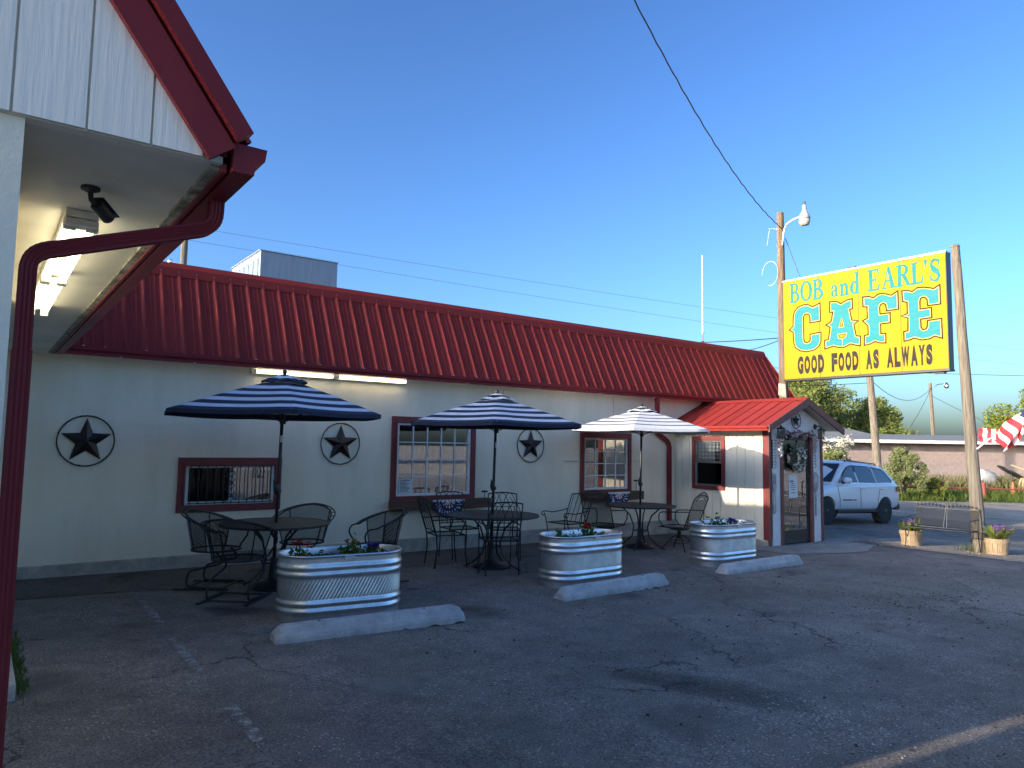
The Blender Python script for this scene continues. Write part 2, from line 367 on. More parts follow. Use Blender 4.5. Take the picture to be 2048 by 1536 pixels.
M['dirt']=asphalt('dusty_gravel_road',(.27,.235,.185),.6,False)
M['gravel']=asphalt('loose_gravel_verge',(.24,.21,.17),1.4,False)
M['padconc']=mat('pad_concrete',(.27,.26,.245),(.17,.165,.155),3.,.9,bump=.4,bscale=60,detail=9)
def wornpaint():
    m,n,l,b=nt('worn_line_paint'); out=n['Material Output']; b.inputs['Base Color'].default_value=(.36,.35,.33,1); b.inputs['Roughness'].default_value=.8
    co=N(n,'ShaderNodeTexCoord'); no=N(n,'ShaderNodeTexNoise',i_Scale=16.,i_Detail=8.,i_Roughness=.75); l.new(co.outputs['Object'],no.inputs[0])
    r=N(n,'ShaderNodeMapRange'); r.inputs[1].default_value=.44; r.inputs[2].default_value=.58; r.inputs[4].default_value=.8; l.new(no.outputs[0],r.inputs[0])
    t=N(n,'ShaderNodeBsdfTransparent'); mx=N(n,'ShaderNodeMixShader'); l.new(r.outputs[0],mx.inputs[0]); l.new(t.outputs[0],mx.inputs[1]); l.new(b.outputs[0],mx.inputs[2]); l.new(mx.outputs[0],out.inputs[0]); return m
M['line']=wornpaint()
def stain(name,c,lo,hi,op,sc=2.2):
    m,n,l,b=nt(name); out=n['Material Output']; b.inputs['Base Color'].default_value=(*c,1); b.inputs['Roughness'].default_value=.75
    co=N(n,'ShaderNodeTexCoord'); no=N(n,'ShaderNodeTexNoise',i_Scale=sc,i_Detail=9.,i_Roughness=.7); l.new(co.outputs['Object'],no.inputs[0])
    uv=N(n,'ShaderNodeUVMap'); sp=N(n,'ShaderNodeSeparateXYZ'); l.new(uv.outputs[0],sp.inputs[0])
    ad=N(n,'ShaderNodeMath',operation='MULTIPLY_ADD'); ad.inputs[1].default_value=.55; l.new(no.outputs[0],ad.inputs[0]); l.new(sp.outputs[0],ad.inputs[2])
    r=N(n,'ShaderNodeMapRange'); r.inputs[1].default_value=lo; r.inputs[2].default_value=hi; r.inputs[4].default_value=op; l.new(ad.outputs[0],r.inputs[0])
    t=N(n,'ShaderNodeBsdfTransparent'); mx=N(n,'ShaderNodeMixShader'); l.new(r.outputs[0],mx.inputs[0]); l.new(t.outputs[0],mx.inputs[1]); l.new(b.outputs[0],mx.inputs[2]); l.new(mx.outputs[0],out.inputs[0]); return m
M['oil']=stain('oil_stain',(.05,.046,.042),.70,1.25,.6,3.); M['dust']=stain('dry_dust',(.26,.24,.21),.72,1.15,.55,4.)
# ------------------------------------------------------------------ ground
XB=[-400,-120,-40,-25,-15]+[i for i in range(-10,31)]+[34,38,44,55,80,140,400]
def sheet(name, x0, x1, ylo, yhi, dz, material, ny=1, parent=None):
    xs=[x0]+[x for x in XB if x0<x<x1]+[x1]
    m=MB()
    for a,b in zip(xs[:-1],xs[1:]):
        for j in range(ny):
            P=[]
            for (x,t) in ((a,j/ny),(b,j/ny),(b,(j+1)/ny),(a,(j+1)/ny)):
                lo=ylo(x) if callable(ylo) else ylo; hi=yhi(x) if callable(yhi) else yhi
                P.append((x,lo+(hi-lo)*t,Gp(x)+dz))
            m.add(P,[(0,1,2,3)])
    return m.obj(name,material,parent)
def Gp(x):
    for a,b in zip(XB[:-1],XB[1:]):
        if a<=x<=b:
            t=(x-a)/(b-a); return G(a)*(1-t)+G(b)*t
    return G(x)
def st(o): return tag(o,kind='structure')
st(sheet('ground',-400,400,-400,400,-.012,M['dirt'],8))
wig=lambda x,s=1.: .12*math.sin(x*1.7+s)+.07*math.sin(x*4.1+2*s)
st(sheet('parking_lot',-15,24.6,-34,20,-.006,M['asphalt'],4))
st(sheet('asphalt_strip',-.5,13.9,lambda x:-1.30+.5*wig(x),.02,0.,M['asphaltdark']))
st(sheet('concrete_pad',11.2,15.2,lambda x:-3.55+.35*abs(x-12.8)+.3*wig(x,3.),lambda x:-1.9,.003,M['padconc']))
st(sheet('gravel_verge',14.4,17.6,lambda x:-5.9+wig(x,2.),lambda x:-2.35+.15*wig(x,5.),.003,M['gravel'],3))
# worn parking lines
ln=MB()
def strip(pts,w):
    for (a,b) in zip(pts[:-1],pts[1:]):
        a=Vector(a); b=Vector(b); d=(b-a).normalized(); q=Vector((-d.y,d.x))*w/2
        ln.add([(p.x,p.y,Gp(p.x)+.004) for p in (a-q,b-q,b+q,a+q)],[(0,1,2,3)])
strip([(1.47,-1.36),(1.455,-2.3),(1.44,-2.95)],.085); strip([(1.42,-3.5),(1.40,-4.2),(1.39,-4.7)],.07); strip([(1.38,-5.4),(1.37,-6.1)],.08)
st(ln.obj('parking_line',M['line']))
ln=MB(); strip([(1.47+i*.5,-1.36-.02*math.sin(i*1.3)) for i in range(12)],.035)
st(ln.obj('parking_line',M['line']))
ln=MB(); strip([(9.55+.42*math.cos(a/10),-4.12+.3*math.sin(a/10)) for a in range(-34,14,2)],.04)
st(ln.obj('paint_ring',M['line']))

# stains with a shape of their own: a ragged fan, faint towards its rim
def blot(name,pts,mt,dz):
    cx=sum(p[0] for p in pts)/len(pts); cy=sum(p[1] for p in pts)/len(pts); m=MB(); n=len(pts)
    P3=lambda x,y:(x,y,Gp(x)+dz)
    for i in range(n):
        a=pts[i]; b=pts[(i+1)%n]; A=((a[0]+cx)/2,(a[1]+cy)/2); Bm=((b[0]+cx)/2,(b[1]+cy)/2); k=len(m.v)
        m.v+= [P3(*a),P3(*b),P3(*Bm),P3(*A),P3(cx,cy)]
        m.face((k,k+1,k+2,k+3),[(0,0),(0,0),(.7,0),(.7,0)]); m.face((k+3,k+2,k+4),[(.7,0),(.7,0),(1,0)])
    return st(m.obj(name,mt))
blot('oil_stain',[(3.75,-5.75),(4.2,-5.95),(4.75,-6.7),(5.0,-7.5),(4.6,-7.9),(4.2,-7.5),(3.9,-6.7),(3.6,-6.0)],M['oil'],-.002)
blot('oil_stain',[(1.7,-2.2),(2.3,-2.35),(2.6,-2.9),(2.3,-3.2),(1.8,-3.0)],M['oil'],-.002)
blot('dust_patch',[(2.0,-5.3),(2.6,-5.2),(2.9,-5.6),(2.5,-5.95),(2.0,-5.8)],M['dust'],-.0015)
blot('dust_patch',[(5.3,-4.6),(6.6,-4.5),(7.0,-4.9),(6.2,-5.4),(5.3,-5.2)],M['dust'],-.0015)
blot('dust_patch',[(8.4,-4.4),(10.6,-4.2),(11.6,-4.6),(10.4,-5.1),(8.8,-5.0)],M['dust'],-.0015)
blot('dust_patch',[(2.05,-3.5),(2.4,-3.45),(2.55,-3.8),(2.3,-4.0),(2.0,-3.8)],M['dust'],-.001)
# ------------------------------------------------------------------ cafe building
ZF=.134
B=thing('cafe_building','long white stucco cafe with red metal mansard roof, gabled porch and side wing','building',(8,0,0))
def wall_holes(m,x0,x1,z0,z1,holes,y0,y1,fn=None):
    # boxes that fill a wall round its openings
    xs=sorted({x0,x1}|{h[0] for h in holes}|{h[1] for h in holes})
    for a,b in zip(xs[:-1],xs[1:]):
        hs=sorted([(h[2],h[3]) for h in holes if h[0]<=a+1e-6 and h[1]>=b-1e-6]); z=z0
        for lo,hi in hs+[(z1,z1)]:
            if lo-z>1e-5: (fn or m.box)(a,b,y0,y1,z,lo)
            z=hi
W1=(2.235,3.405,.775,1.305); W2=(5.31,6.70,.80,1.96); W3=(9.27,10.45,.80,1.80)
m=MB(); wall_holes(m,.05,16.1,ZF,2.66,[W1,W2,W3],0,.18)
m.box(15.92,16.1,.18,9,ZF,2.66); m.box(.05,15.92,8.8,9,ZF,2.66)
wall=m.obj('wall',M['stucco'],B,world=True)
m=MB(); m.box(.05,16.12,-.03,.16,-.9,ZF); m.obj('foundation',M['found'],B,world=True,bev=.012)
# sheet joints in the stucco
for x in (7.36,10.05): 
    m=MB(); m.box(x,x+.008,-.004,0,1.96 if x<8 else 1.93,2.6); m.obj('wall_joint',M['found'],B,world=True)
m=MB(); m.box(.05,16.15,-.22,.0,2.655,2.672); m.obj('eave_soffit',M['soffit'],B,world=True)
m=MB(); m.box(.05,16.15,.0,.2,2.672,2.74); m.box(.3,15.6,.5,8.3,3.9,4.0); m.obj('roof_deck',M['greyroof'],B,world=True)
# mansard
YB,ZB,YT,ZT=-.20,2.735,.45,4.02
sl=Vector((0,YT-YB,ZT-ZB)); SL=sl.length; sl.normalize(); nr=Vector((0,-sl.z,sl.y))
PROF=[(0,0),(.026,.030),(.044,.030),(.066,0),(.108,0),(.116,.008),(.124,.008),(.132,0),(.164,0),(.172,.008),(.180,.008),(.188,0),(.228,0)]
def panel_mesh(name,length,w=.228,prof=PROF,th=.004):
    # one ribbed sheet in its own plane: x across, y up the slope, z out of the roof
    m=MB(); k=w/.228
    for (a,b) in zip(prof[:-1],prof[1:]):
        m.add([(a[0]*k,0,a[1]),(b[0]*k,0,b[1]),(b[0]*k,length,b[1]),(a[0]*k,length,a[1])],[(0,1,2,3)])
        m.add([(a[0]*k,0,a[1]-th),(b[0]*k,0,b[1]-th),(b[0]*k,0,b[1]),(a[0]*k,0,a[1])],[(0,1,2,3)])
    return m.mesh(name,M['roof'])
RF=thing('mansard_roof',None,None); del_keys=[k for k in RF.keys()]
RF.parent=B; RF.location=(-8,0,0)
pm=panel_mesh('roof_panel',SL)
rotm=Matrix(((1,0,0),(0,sl.y,nr.y),(0,sl.z,nr.z))).to_4x4()
HX0,HX1=15.68,16.24      # hip: top and bottom corner
def hip_len(x): return SL*min(1,max(0,(HX1-x)/(HX1-HX0)))
for i in range(71):
    x=.02+i*.228; me=pm
    if x+.228>HX0:
        q=MB()
        for (a,b) in zip(PROF[:-1],PROF[1:]):
            if x+b[0]>HX1: break
            q.add([(a[0],0,a[1]),(b[0],0,b[1]),(b[0],hip_len(x+b[0]),b[1]),(a[0],hip_len(x+a[0]),a[1])],[(0,1,2,3)])
        me=q.mesh('roof_panel',M['roof'])
    o=bpy.data.objects.new('roof_panel',me); COL.objects.link(o); o.parent=RF
    o.matrix_basis=Matrix.Translation((x,YB,ZB+random.uniform(-.002,.002)))@rotm
m=MB(); X1=HX0+.02
m.prism([(YT-.10,ZT-.165),(YT-.085,ZT-.04),(YT-.04,ZT+.035),(YT+.3,ZT+.05),(YT+.3,ZT+.0),(YT-.02,ZT-.02),(YT-.085,ZT-.165)],lambda u,v,w:(.02+w,u,v),X1-.02)
m.obj('ridge_cap',M['roof'],RF)
sc_=MB()
for i in range(71): sc_.lathe([(.008,0),(.008,.005),(.001,.008)],6,(.041+i*.228,YT-.094,ZT-.10),nr)
sc_.obj('ridge_screws',M['silver'],RF)
m=MB(); m.bar((HX1-.01,YB-.015,ZB-.01),(HX0+.0,YT-.02,ZT+.0),.10,.03,(.6,-.6,.5)); m.obj('hip_cap',M['trimred'],RF)
m=MB(); m.add([(HX1,YB,ZB-.01),(HX1,8.9,ZB-.01),(HX0,8.4,ZT),(HX0,YT,ZT)],[(0,1,2,3)]); m.obj('hip_panel',M['roof'],RF)
# K-style gutter along the front eave
def gutter(poly,fn,L,name,parent,matl=None,world=False):
    m=MB(); m.prism(poly,fn,L); return m.obj(name,matl or M['trimred'],parent,world=world)
KG=[(0,.105),(0,0),(-.075,0),(-.078,.03),(-.088,.045),(-.112,.06),(-.118,.105),(-.108,.105),(-.10,.07),(-.012,.012),(-.012,.105)]
gutter([(u-.215,v+2.628) for u,v in KG],lambda u,v,w:(.66+w,u,v),15.55,'gutter',B,world=True)
hg=MB()
for x in (1.35,2.2,3.4,4.9,6.4,7.9,9.4,10.9): hg.box(x,x+.02,-.335,-.21,2.624,2.628)
hg.obj('gutter_hangers',M['lightwhite'],B,world=True)
# inside-corner downspout by the porch
def spout(pts,w,d,name,parent,up,world=True):
    m=MB()
    for a,b in zip(pts[:-1],pts[1:]): m.bar(a,b,w,d,up)
    return m.obj(name,M['trimred'],parent,world=world,bev=.008)
spout([(11.05,-.25,2.64),(11.05,-.25,2.05),(11.08,-.22,1.98),(11.2,-.1,1.93),(11.56,-.07,1.76),(11.63,-.06,1.66),(11.63,-.06,.12)],.085,.07,'downspout',B,(0,1,.001))

# windows of the main wall
def window(name,X0,X1,Z0,Z1,nx,nz,label=None,trim=.095,sash=True,y=0.):
    t=thing(name,None,None); t.parent=B; t.location=(-8,0,0)
    if label: t['label']=label
    tm=MB(); e=trim
    tm.box(X0-e,X1+e,y-.030,y-.002,Z1,Z1+e); tm.box(X0-e,X1+e,y-.030,y-.002,Z0-e,Z0); tm.box(X0-e,X0,y-.028,y-.002,Z0,Z1); tm.box(X1,X1+e,y-.028,y-.002,Z0,Z1)
    tm.box(X0-.03,X1+.03,y-.042,y-.030,Z1-.012,Z1+.03); tm.box(X0-.03,X0-.002,y-.042,y-.028,Z0,Z1-.012); tm.box(X1+.002,X1+.03,y-.042,y-.028,Z0,Z1-.012)
    tm.obj('trim',M['trimwood'],t,bev=.003)
    fr=MB(); w=.042
    fr.box(X0,X1,y-.012,y+.05,Z1-w,Z1); fr.box(X0,X1,y-.012,y+.05,Z0,Z0+w); fr.box(X0,X0+w,y-.012,y+.05,Z0+w,Z1-w); fr.box(X1-w,X1,y-.012,y+.05,Z0+w,Z1-w)
    fr.obj('frame',M['white'],t,bev=.003)
    gx0,gx1,gz0,gz1=X0+w,X1-w,Z0+w,Z1-w
    for i in range(1,nx):
        x=gx0+(gx1-gx0)*i/nx; q=MB(); q.box(x-.009,x+.009,y+.004,y+.016,gz0,gz1); q.obj('muntin',M['white'],t)
    for j in range(1,nz):
        z=gz0+(gz1-gz0)*j/nz; q=MB(); q.box(gx0,gx1,y+.0055,y+.0145,z-.009,z+.009); q.obj('muntin',M['white'],t)
    q=MB(); q.box(gx0,gx1,y+.019,y+.023,gz0,gz1); q.obj('pane',M['glass'],t)
    return t
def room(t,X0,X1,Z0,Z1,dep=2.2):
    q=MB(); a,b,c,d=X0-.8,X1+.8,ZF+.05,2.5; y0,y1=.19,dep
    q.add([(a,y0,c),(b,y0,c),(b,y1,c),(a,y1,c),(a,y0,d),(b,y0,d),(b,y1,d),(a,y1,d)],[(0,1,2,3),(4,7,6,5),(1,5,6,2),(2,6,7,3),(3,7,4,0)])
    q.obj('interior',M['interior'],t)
w2=window('window',*W2,5,4,'large window of twenty panes in a red frame over a wooden box')
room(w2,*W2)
def pleats(m,x0,x1,y,z0,z1,amp,n): m.grid(lambda u,v:(x0+(x1-x0)*u,y+amp*math.sin(u*n*6.283)+.4*amp*math.sin(u*n*14.1+1),z0+(z1-z0)*v),n*10,1)
q=MB(); pleats(q,5.33,6.45,.13,.82,1.94,.016,11); q.obj('curtain',glass('sheer',(.62,.60,.55),.35),w2)
q=MB(); pleats(q,5.2,6.0,1.6,1.2,2.3,.03,7); pleats(q,6.05,6.9,1.62,1.2,2.3,.03,6); q.obj('far_curtain',M['curtain'],w2)
q=MB(); q.box(5.5,6.4,.55,1.3,.83,.86); q.grid(lambda u,v:(5.5+.9*u,.545-.015*math.sin(u*40),.86-.5*v),40,1); q.obj('dining_table',M['tablecloth'],w2)
q=MB(); q.lathe([(.05,0),(.055,.02),(.03,.05),(.038,.09),(.034,.2),(.03,.21)],14,(6.12,.62,.862)); q.lathe([(.06,0),(.065,.05),(.03,.08)],14,(5.75,.66,.862)); q.obj('table_lamp',mat('amber_glass',(.30,.10,.03),None,4.,.25),w2)
q=MB(); q.box(5.375,5.60,.012,.015,.85,1.06); q.obj('notice',M['paper'],w2)
q=MB()
for i in range(8): q.box(5.395,5.395+random.uniform(.10,.185),.0095,.0115,.872+i*.02,.880+i*.02)
q.box(5.395,5.58,.0095,.0115,1.033,1.047); q.obj('notice_print',M['ink'],w2)
w3=window('window',*W3,4,4,'sixteen pane window in a red frame nearest the porch')
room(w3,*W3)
q=MB(); pleats(q,9.3,10.45,.3,.82,1.5,.02,12); q.obj('curtain',M['curtain'],w3)
w1=window('window',*W1,1,1,'low wide sliding window behind black burglar bars')
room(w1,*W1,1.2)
q=MB(); q.box(2.80,2.845,-.006,.018,.82,1.262); q.obj('meeting_rail',M['white'],w1)
q=MB(); q.box(2.28,2.80,.0165,.0185,.82,1.262); q.obj('insect_screen',glass('fine_screen',(.34,.35,.36),.3),w1)
q=MB(); pleats(q,2.82,3.40,.10,.80,1.29,.014,9); pleats(q,2.28,2.80,.12,.80,1.29,.014,8); q.obj('curtain',M['drape'],w1)
bars=thing('burglar_bars',None,None); bars.parent=w1
for i in range(11):
    x=2.29+i*.1055; q=MB(); q.tube([(x,-.05,.785),(x,-.05,1.30)],.0065,6); q.obj('bar',M['iron'],bars) if False else q.obj('bar',M['iron'],w1)
bpy.data.objects.remove(bars)
q=MB()
for z in (.80,1.29): q.bar((2.26,-.05,z),(3.38,-.05,z),.012,.012)
for k in range(5):
    z=.85+k*.085
    q.tube([(2.78+.07*math.cos(a/8*3.1416+ (k%2)*3.1416)*1.,-.052,z+.04*math.sin(a/8*6.283)) for a in range(9)],.005,5)
    q.tube([(2.76,-.052,z),(2.86,-.052,z+.085)],.005,5); q.tube([(2.86,-.052,z),(2.76,-.052,z+.085)],.005,5)
for cx in (2.42,3.2):
    for s in (-1,1):
        q.tube([(cx+s*(.015+.035*math.sin(a/9*3.14)),-.052,1.13+.15*a/9) for a in range(10)],.005,5)
        q.tube([(cx+s*(.035+.012*math.cos(a)),-.052,1.13+.012*math.sin(a)) for a in range(7)],.005,5)
q.obj('bar_scrollwork',M['iron'],w1)
# conduit on the wall
q=MB(); q.tube([(8.75,-.012,1.357),(9.17,-.012,1.357)],.009,6); q.tube([(10.56,-.012,1.352),(10.80,-.012,1.345)],.009,6); q.obj('conduit',M['conduit'],B,world=True)

# ---- entrance porch
PX0,PX1,PY=11.87,13.66,-2.25; PZ0=-.17; EZ,RZ=2.055,2.61; PXC=12.82; RX0,RX1,RY=11.53,14.11,-2.47
P=thing('entrance_porch',None,None); P.parent=B; P.location=(-8,0,0)
WP=(-1.20,-.55,.88,1.79)   # porch window y0,y1,z0,z1
m=MB(); wall_holes(m,PY,-.0,PZ0+.12,2.12,[WP],PX0+.015,PX0+.10,fn=lambda a,b,c,d,e,f:m.box(c,d,a,b,e,f)); m.obj('wall',M['porchwall'],P)
m=MB(); m.box(PX1-.1,PX1,PY+.1,0,PZ0,2.12); m.obj('wall',M['porchwall'],P)
nb=11; bw=(0-PY-.12)/nb
for i in range(nb):
    a=PY+.12+i*bw+.004; b=a+bw-.008
    hs=[]
    q=MB()
    if b<=WP[0]-.001 or a>=WP[1]+.001: q.box(PX0,PX0+.015,a,b,PZ0+.12,2.13)
    else:
        q.box(PX0,PX0+.015,a,b,PZ0+.12,WP[2]); q.obj('siding_board',M['porchwall'],P); q=MB(); q.box(PX0,PX0+.015,a,b,WP[3],2.13)
    q.obj('siding_board',M['porchwall'],P)
m=MB(); m.box(PX0-.03,PX0+.1,PY+.02,-.01,-.9,PZ0+.12); m.obj('foundation',M['found'],P,bev=.01)
m=MB(); m.box(PX0-.022,PX0-.002,PY-.0,PY+.115,PZ0+.1,2.03); m.obj('corner_board',M['trimwood'],P)
m=MB(); m.box(PX0-.022,PX0+.045,PY-.024,PY-.002,PZ0,2.03); m.obj('corner_board',M['brownred'],P)
m=MB(); m.box(PX1-.05,PX1+.02,PY-.024,PY+.06,PZ0,2.03); m.obj('corner_board',M['brownred'],P)
# front wall with gable
DX0,DX1,DZ=12.30,13.24,1.90
m=MB()
m.prism([(PX0+.0455,PZ0),(DX0-.075,PZ0),(DX0-.075,DZ+.06),(DX1+.075,DZ+.06),(DX1+.075,PZ0),(PX1-.0505,PZ0),(PX1-.0505,2.16),(PXC,2.50),(PX0+.0455,2.10)],lambda u,v,w:(u,PY+w,v),.09)
m.obj('front_wall',M['white'],P)
for a,b in ((DX0-.075,DX0),(DX1,DX1+.075)):
    m=MB(); m.box(a,b,PY-.03,PY+.095,PZ0,DZ+.0); m.obj('door_jamb',M['brownred'],P)
m=MB(); m.box(DX0-.075,DX1+.075,PY-.032,PY+.095,DZ,DZ+.07); m.obj('door_head',M['brownred'],P)
m=MB(); m.box(DX0-.05,DX1+.05,PY-.12,PY+.08,PZ0-.06,PZ0+.02); m.obj('threshold',M['silver'],P)
dr=thing('door',None,None); dr.parent=B; dr.location=(-8,0,0); dr['label']='dark full glass entrance door'
m=MB(); w=.07
m.box(DX0,DX0+w,PY+.012,PY+.055,PZ0+.03,DZ); m.box(DX1-w,DX1,PY+.012,PY+.055,PZ0+.03,DZ); m.box(DX0+w,DX1-w,PY+.012,PY+.055,DZ-.09,DZ); m.box(DX0+w,DX1-w,PY+.012,PY+.055,PZ0+.03,PZ0+.27)
m.obj('door_frame',M['black'],dr,bev=.004)
m=MB(); m.box(DX0+w,DX1-w,PY+.03,PY+.036,PZ0+.27,DZ-.09); m.obj('pane',M['glass'],dr)
m=MB(); m.bar((DX0+w,PY+.075,.86),(DX1-w,PY+.075,.86),.03,.04); m.bar((DX0+w,PY+.075,.50),(DX1-w,PY+.075,.50),.03,.04); m.obj('push_bar',M['black'],dr)
m=MB(); m.tube([(DX1-.1,PY-.0,.7),(DX1-.1,PY-.05,.72),(DX1-.1,PY-.05,1.0),(DX1-.1,PY-.0,1.02)],.012,8); m.obj('handle',M['black'],dr)
m=MB(); m.lathe([(.018,0),(.018,.01),(.012,.014)],10,(DX1-.035,PY+.012,1.12),(0,-1,0)); m.obj('lock',M['silver'],dr)
# vestibule inside
m=MB(); m.add([(PX0+.11,PY+.1,PZ0+.02),(PX1-.11,PY+.1,PZ0+.02),(PX1-.11,-.02,PZ0+.02),(PX0+.11,-.02,PZ0+.02)],[(0,1,2,3)]); m.obj('floor',M['greyroof'],P)
m=MB(); m.box(PX0+.12,PX1-.12,-.16,-.04,PZ0+.03,2.1); m.obj('inner_wall',M['interior'],P)
m=MB()
for k in range(7):
    x=12.62+.05*k; m.tube([(x,-.5,PZ0+.05),(12.78+.02*(k-3),-.5,.35),(x+.03*(k-3),-.5,.62)],.008,5)
m.box(12.55,13.05,-.6,-.4,PZ0+.02,PZ0+.1); m.obj('stand',M['woodbox'],P)
# porch window
pw=thing('porch_window',None,None); pw.parent=B; pw.location=(-8,0,0); pw['label']='dark sash window in a red frame on the porch side'
y0,y1,z0,z1=WP; x=PX0
m=MB(); e=.075
m.box(x-.03,x-.002,y0-e,y1+e,z1,z1+e); m.box(x-.03,x-.002,y0-e,y1+e,z0-e,z0); m.box(x-.028,x-.002,y0-e,y0,z0,z1); m.box(x-.028,x-.002,y1,y1+e,z0,z1); m.obj('trim',M['trimwood'],pw,bev=.003)
m=MB(); zm=(z0+z1)/2; f=.035
for a,b,xx in ((zm,z1,x+.0),(z0,zm+.03,x+.022)):
    m.box(xx,xx+.02,y0,y1,b-f,b); m.box(xx,xx+.02,y0,y1,a,a+f); m.box(xx,xx+.02,y0,y0+f,a+f,b-f); m.box(xx,xx+.02,y1-f,y1,a+f,b-f)
m.obj('sash',mat('bronze_sash',(.16,.14,.12),None,8.,.5),pw)
m=MB(); m.box(x+.008,x+.012,y0+f,y1-f,zm+f,z1-f); m.obj('pane',M['glass'],pw)
m=MB(); m.box(x+.030,x+.034,y0+f,y1-f,z0+f,zm-.005); m.obj('pane',M['glass'],pw)
m=MB(); m.box(x+.026,x+.028,y0+f,y1-f,z0+f,zm-.005); m.obj('insect_screen',glass('dense_screen',(.22,.23,.24),.3),pw)
m=MB()
nyc,nzc=13,9
for i in range(nyc):
    for j in range(nzc):
        m.m=[0,1,1,2][(i%2)*2+(j%2)]
        a=y0+f+(y1-y0-2*f)*i/nyc; b=y0+f+(y1-y0-2*f)*(i+1)/nyc; c=zm+.08+(z1-f-zm-.08)*j/nzc; d=zm+.08+(z1-f-zm-.08)*(j+1)/nzc
        m.add([(x+.05,a,c),(x+.05,b,c),(x+.05,b,d),(x+.05,a,d)],[(0,3,2,1)])
m.obj('gingham_valance',[M['flagwhite'],mat('grey_check',(.30,.30,.29),None,9.,.9),mat('black_check',(.04,.04,.04),None,9.,.9)],pw)
# porch roof: left and right slopes of ribbed panels
PR=thing('porch_roof',None,None); PR.parent=B; PR.location=(-8,0,0)
hl=math.hypot(PXC-RX0,RZ-EZ); ang=math.atan2(RZ-EZ,PXC-RX0)
PP=[(0,0),(.008,.018),(.026,.018),(.034,0),(.228,0)]
n=int((0-RY)/.2275)
pw_=(0-RY-.01)/n
pmesh=panel_mesh('porch_panel',hl,pw_,PP)
for s in (0,1):
    for i in range(n):
        o=bpy.data.objects.new('roof_panel',pmesh); COL.objects.link(o); o.parent=PR
        if s==0: # left slope: across = -Y, up slope = +X
            a=Vector((0,-1,0)); u=Vector((math.cos(ang),0,math.sin(ang))); org=Vector((RX0,RY+pw_*(i+1),EZ))
        else:
            a=Vector((0,1,0)); u=Vector((-math.cos(ang),0,math.sin(ang))); org=Vector((RX1,RY+pw_*i,EZ))
        nn=a.cross(u); o.matrix_basis=Matrix.Translation(org)@Matrix((a,u,nn)).transposed().to_4x4()
m=MB(); c,s_=math.cos(ang),math.sin(ang)
m.prism([(-.11*c,RZ-.11*s_+.024),(0,RZ+.036),(.11*c,RZ-.11*s_+.024),(.11*c,RZ-.11*s_+.018),(0,RZ+.028),(-.11*c,RZ-.11*s_+.018)],lambda u,v,w:(PXC+u,RY-.02+w,v),-RY+.02)
m.obj('ridge_cap',M['roof'],PR)
m=MB()
m.prism([(RX0+.02,EZ-.015),(PXC,RZ-.008),(RX1-.02,EZ-.015),(RX1-.02,EZ-.045),(PXC,RZ-.04),(RX0+.02,EZ-.045)],lambda u,v,w:(u,RY+.03+w,v),-RY-.05)
m.obj('roof_boards',M['soffit'],PR)
for sx in (-1,1):
    m=MB(); xe=RX0 if sx<0 else RX1
    m.prism([(xe-sx*0.0,EZ-.115),(xe,EZ+.012),(PXC,RZ+.02),(PXC,RZ-.13)],lambda u,v,w:(u,RY-.035+w,v),.035); m.obj('rake_board',M['brownred'],PR)
gutter([(u*.75,v*.85) for u,v in KG],lambda u,v,w:(RX0+.03+u,RY-.01+w,EZ-.085+v),-RY+.0,'gutter',PR,M['roof'])

# ---- wing with its own mansard end towards the lot
Wg=thing('side_wing',None,None); Wg.parent=B; Wg.location=(-8,0,0)
WY=-7.555
m=MB(); m.box(-.10,.06,WY,-.001,-.6,2.628); m.box(-7,-.10,-6.2,-.001,-.6,2.628); m.obj('wall',M['stucco'],Wg)
m=MB(); m.box(-2.0,.66,WY+.0,-.001,2.63,2.655); m.obj('soffit',M['soffit'],Wg)
m=MB(); m.box(.612,.645,WY+.03,-.3,2.614,2.6295); m.obj('eave_batten',M['mould'],Wg)
zr=lambda x:2.645+(.575-x)*1.383
xs=[-1.99]+[.022-.2*k for k in range(9,-1,-1)]+[.221,.409,.575]
for a,b in zip(xs[:-1],xs[1:]):
    a+=.004; b-=.004; q=MB(); ta,tb=min(zr(a),4.05),max(min(zr(b),4.05),2.65)
    q.prism([(a,2.632),(b,2.632),(b,tb),(a,ta)],lambda u,v,w:(u,WY-.022+w,v),.016); q.obj('gable_board',M['gable'],Wg)
m=MB(); m.prism([(-1.99,2.6285),(.585,2.6285),(.585,2.64),(-.41,4.02),(-1.99,4.02)],lambda u,v,w:(u,WY-.006+w,v),.05); m.obj('gable_backing',M['gable'],Wg)
# rake boards on the sloped edge
ux,uz=-.586,.810   # up the slope
def rake(off0,off1,y0,y1,name,mt,L=1.86,z0=2.62,x0=.590):
    px,pz=uz,-ux
    a=(x0+px*off0,z0+pz*off0); b=(x0+px*off1,z0+pz*off1)
    q=MB(); q.prism([a,b,(b[0]+ux*L,b[1]+uz*L),(a[0]+ux*L,a[1]+uz*L)],lambda u,v,w:(u,y0+w,v),y1-y0); return q.obj(name,mt,Wg)
rake(0,.104,WY-.05,WY-.024,'rake_board',M['trimred'])
rake(.106,.170,WY-.075,WY-.02,'rake_trim',M['trimred'],z0=2.64)
m=MB(); m.box(-2.0,-.38,WY-.03,WY+.2,4.05,4.16); m.obj('top_trim',M['trimred'],Wg)
wl_=math.hypot(1.0,1.383)
wpm=panel_mesh('wing_panel',1.70)
for i in range(32):
    o=bpy.data.objects.new('roof_panel',wpm); COL.objects.link(o); o.parent=Wg
    a=Vector((0,1,0)); u=Vector((ux,0,uz)); nn=a.cross(u); o.matrix_basis=Matrix.Translation((.72,WY-.02+.228*i,2.72))@Matrix((a,u,nn)).transposed().to_4x4()
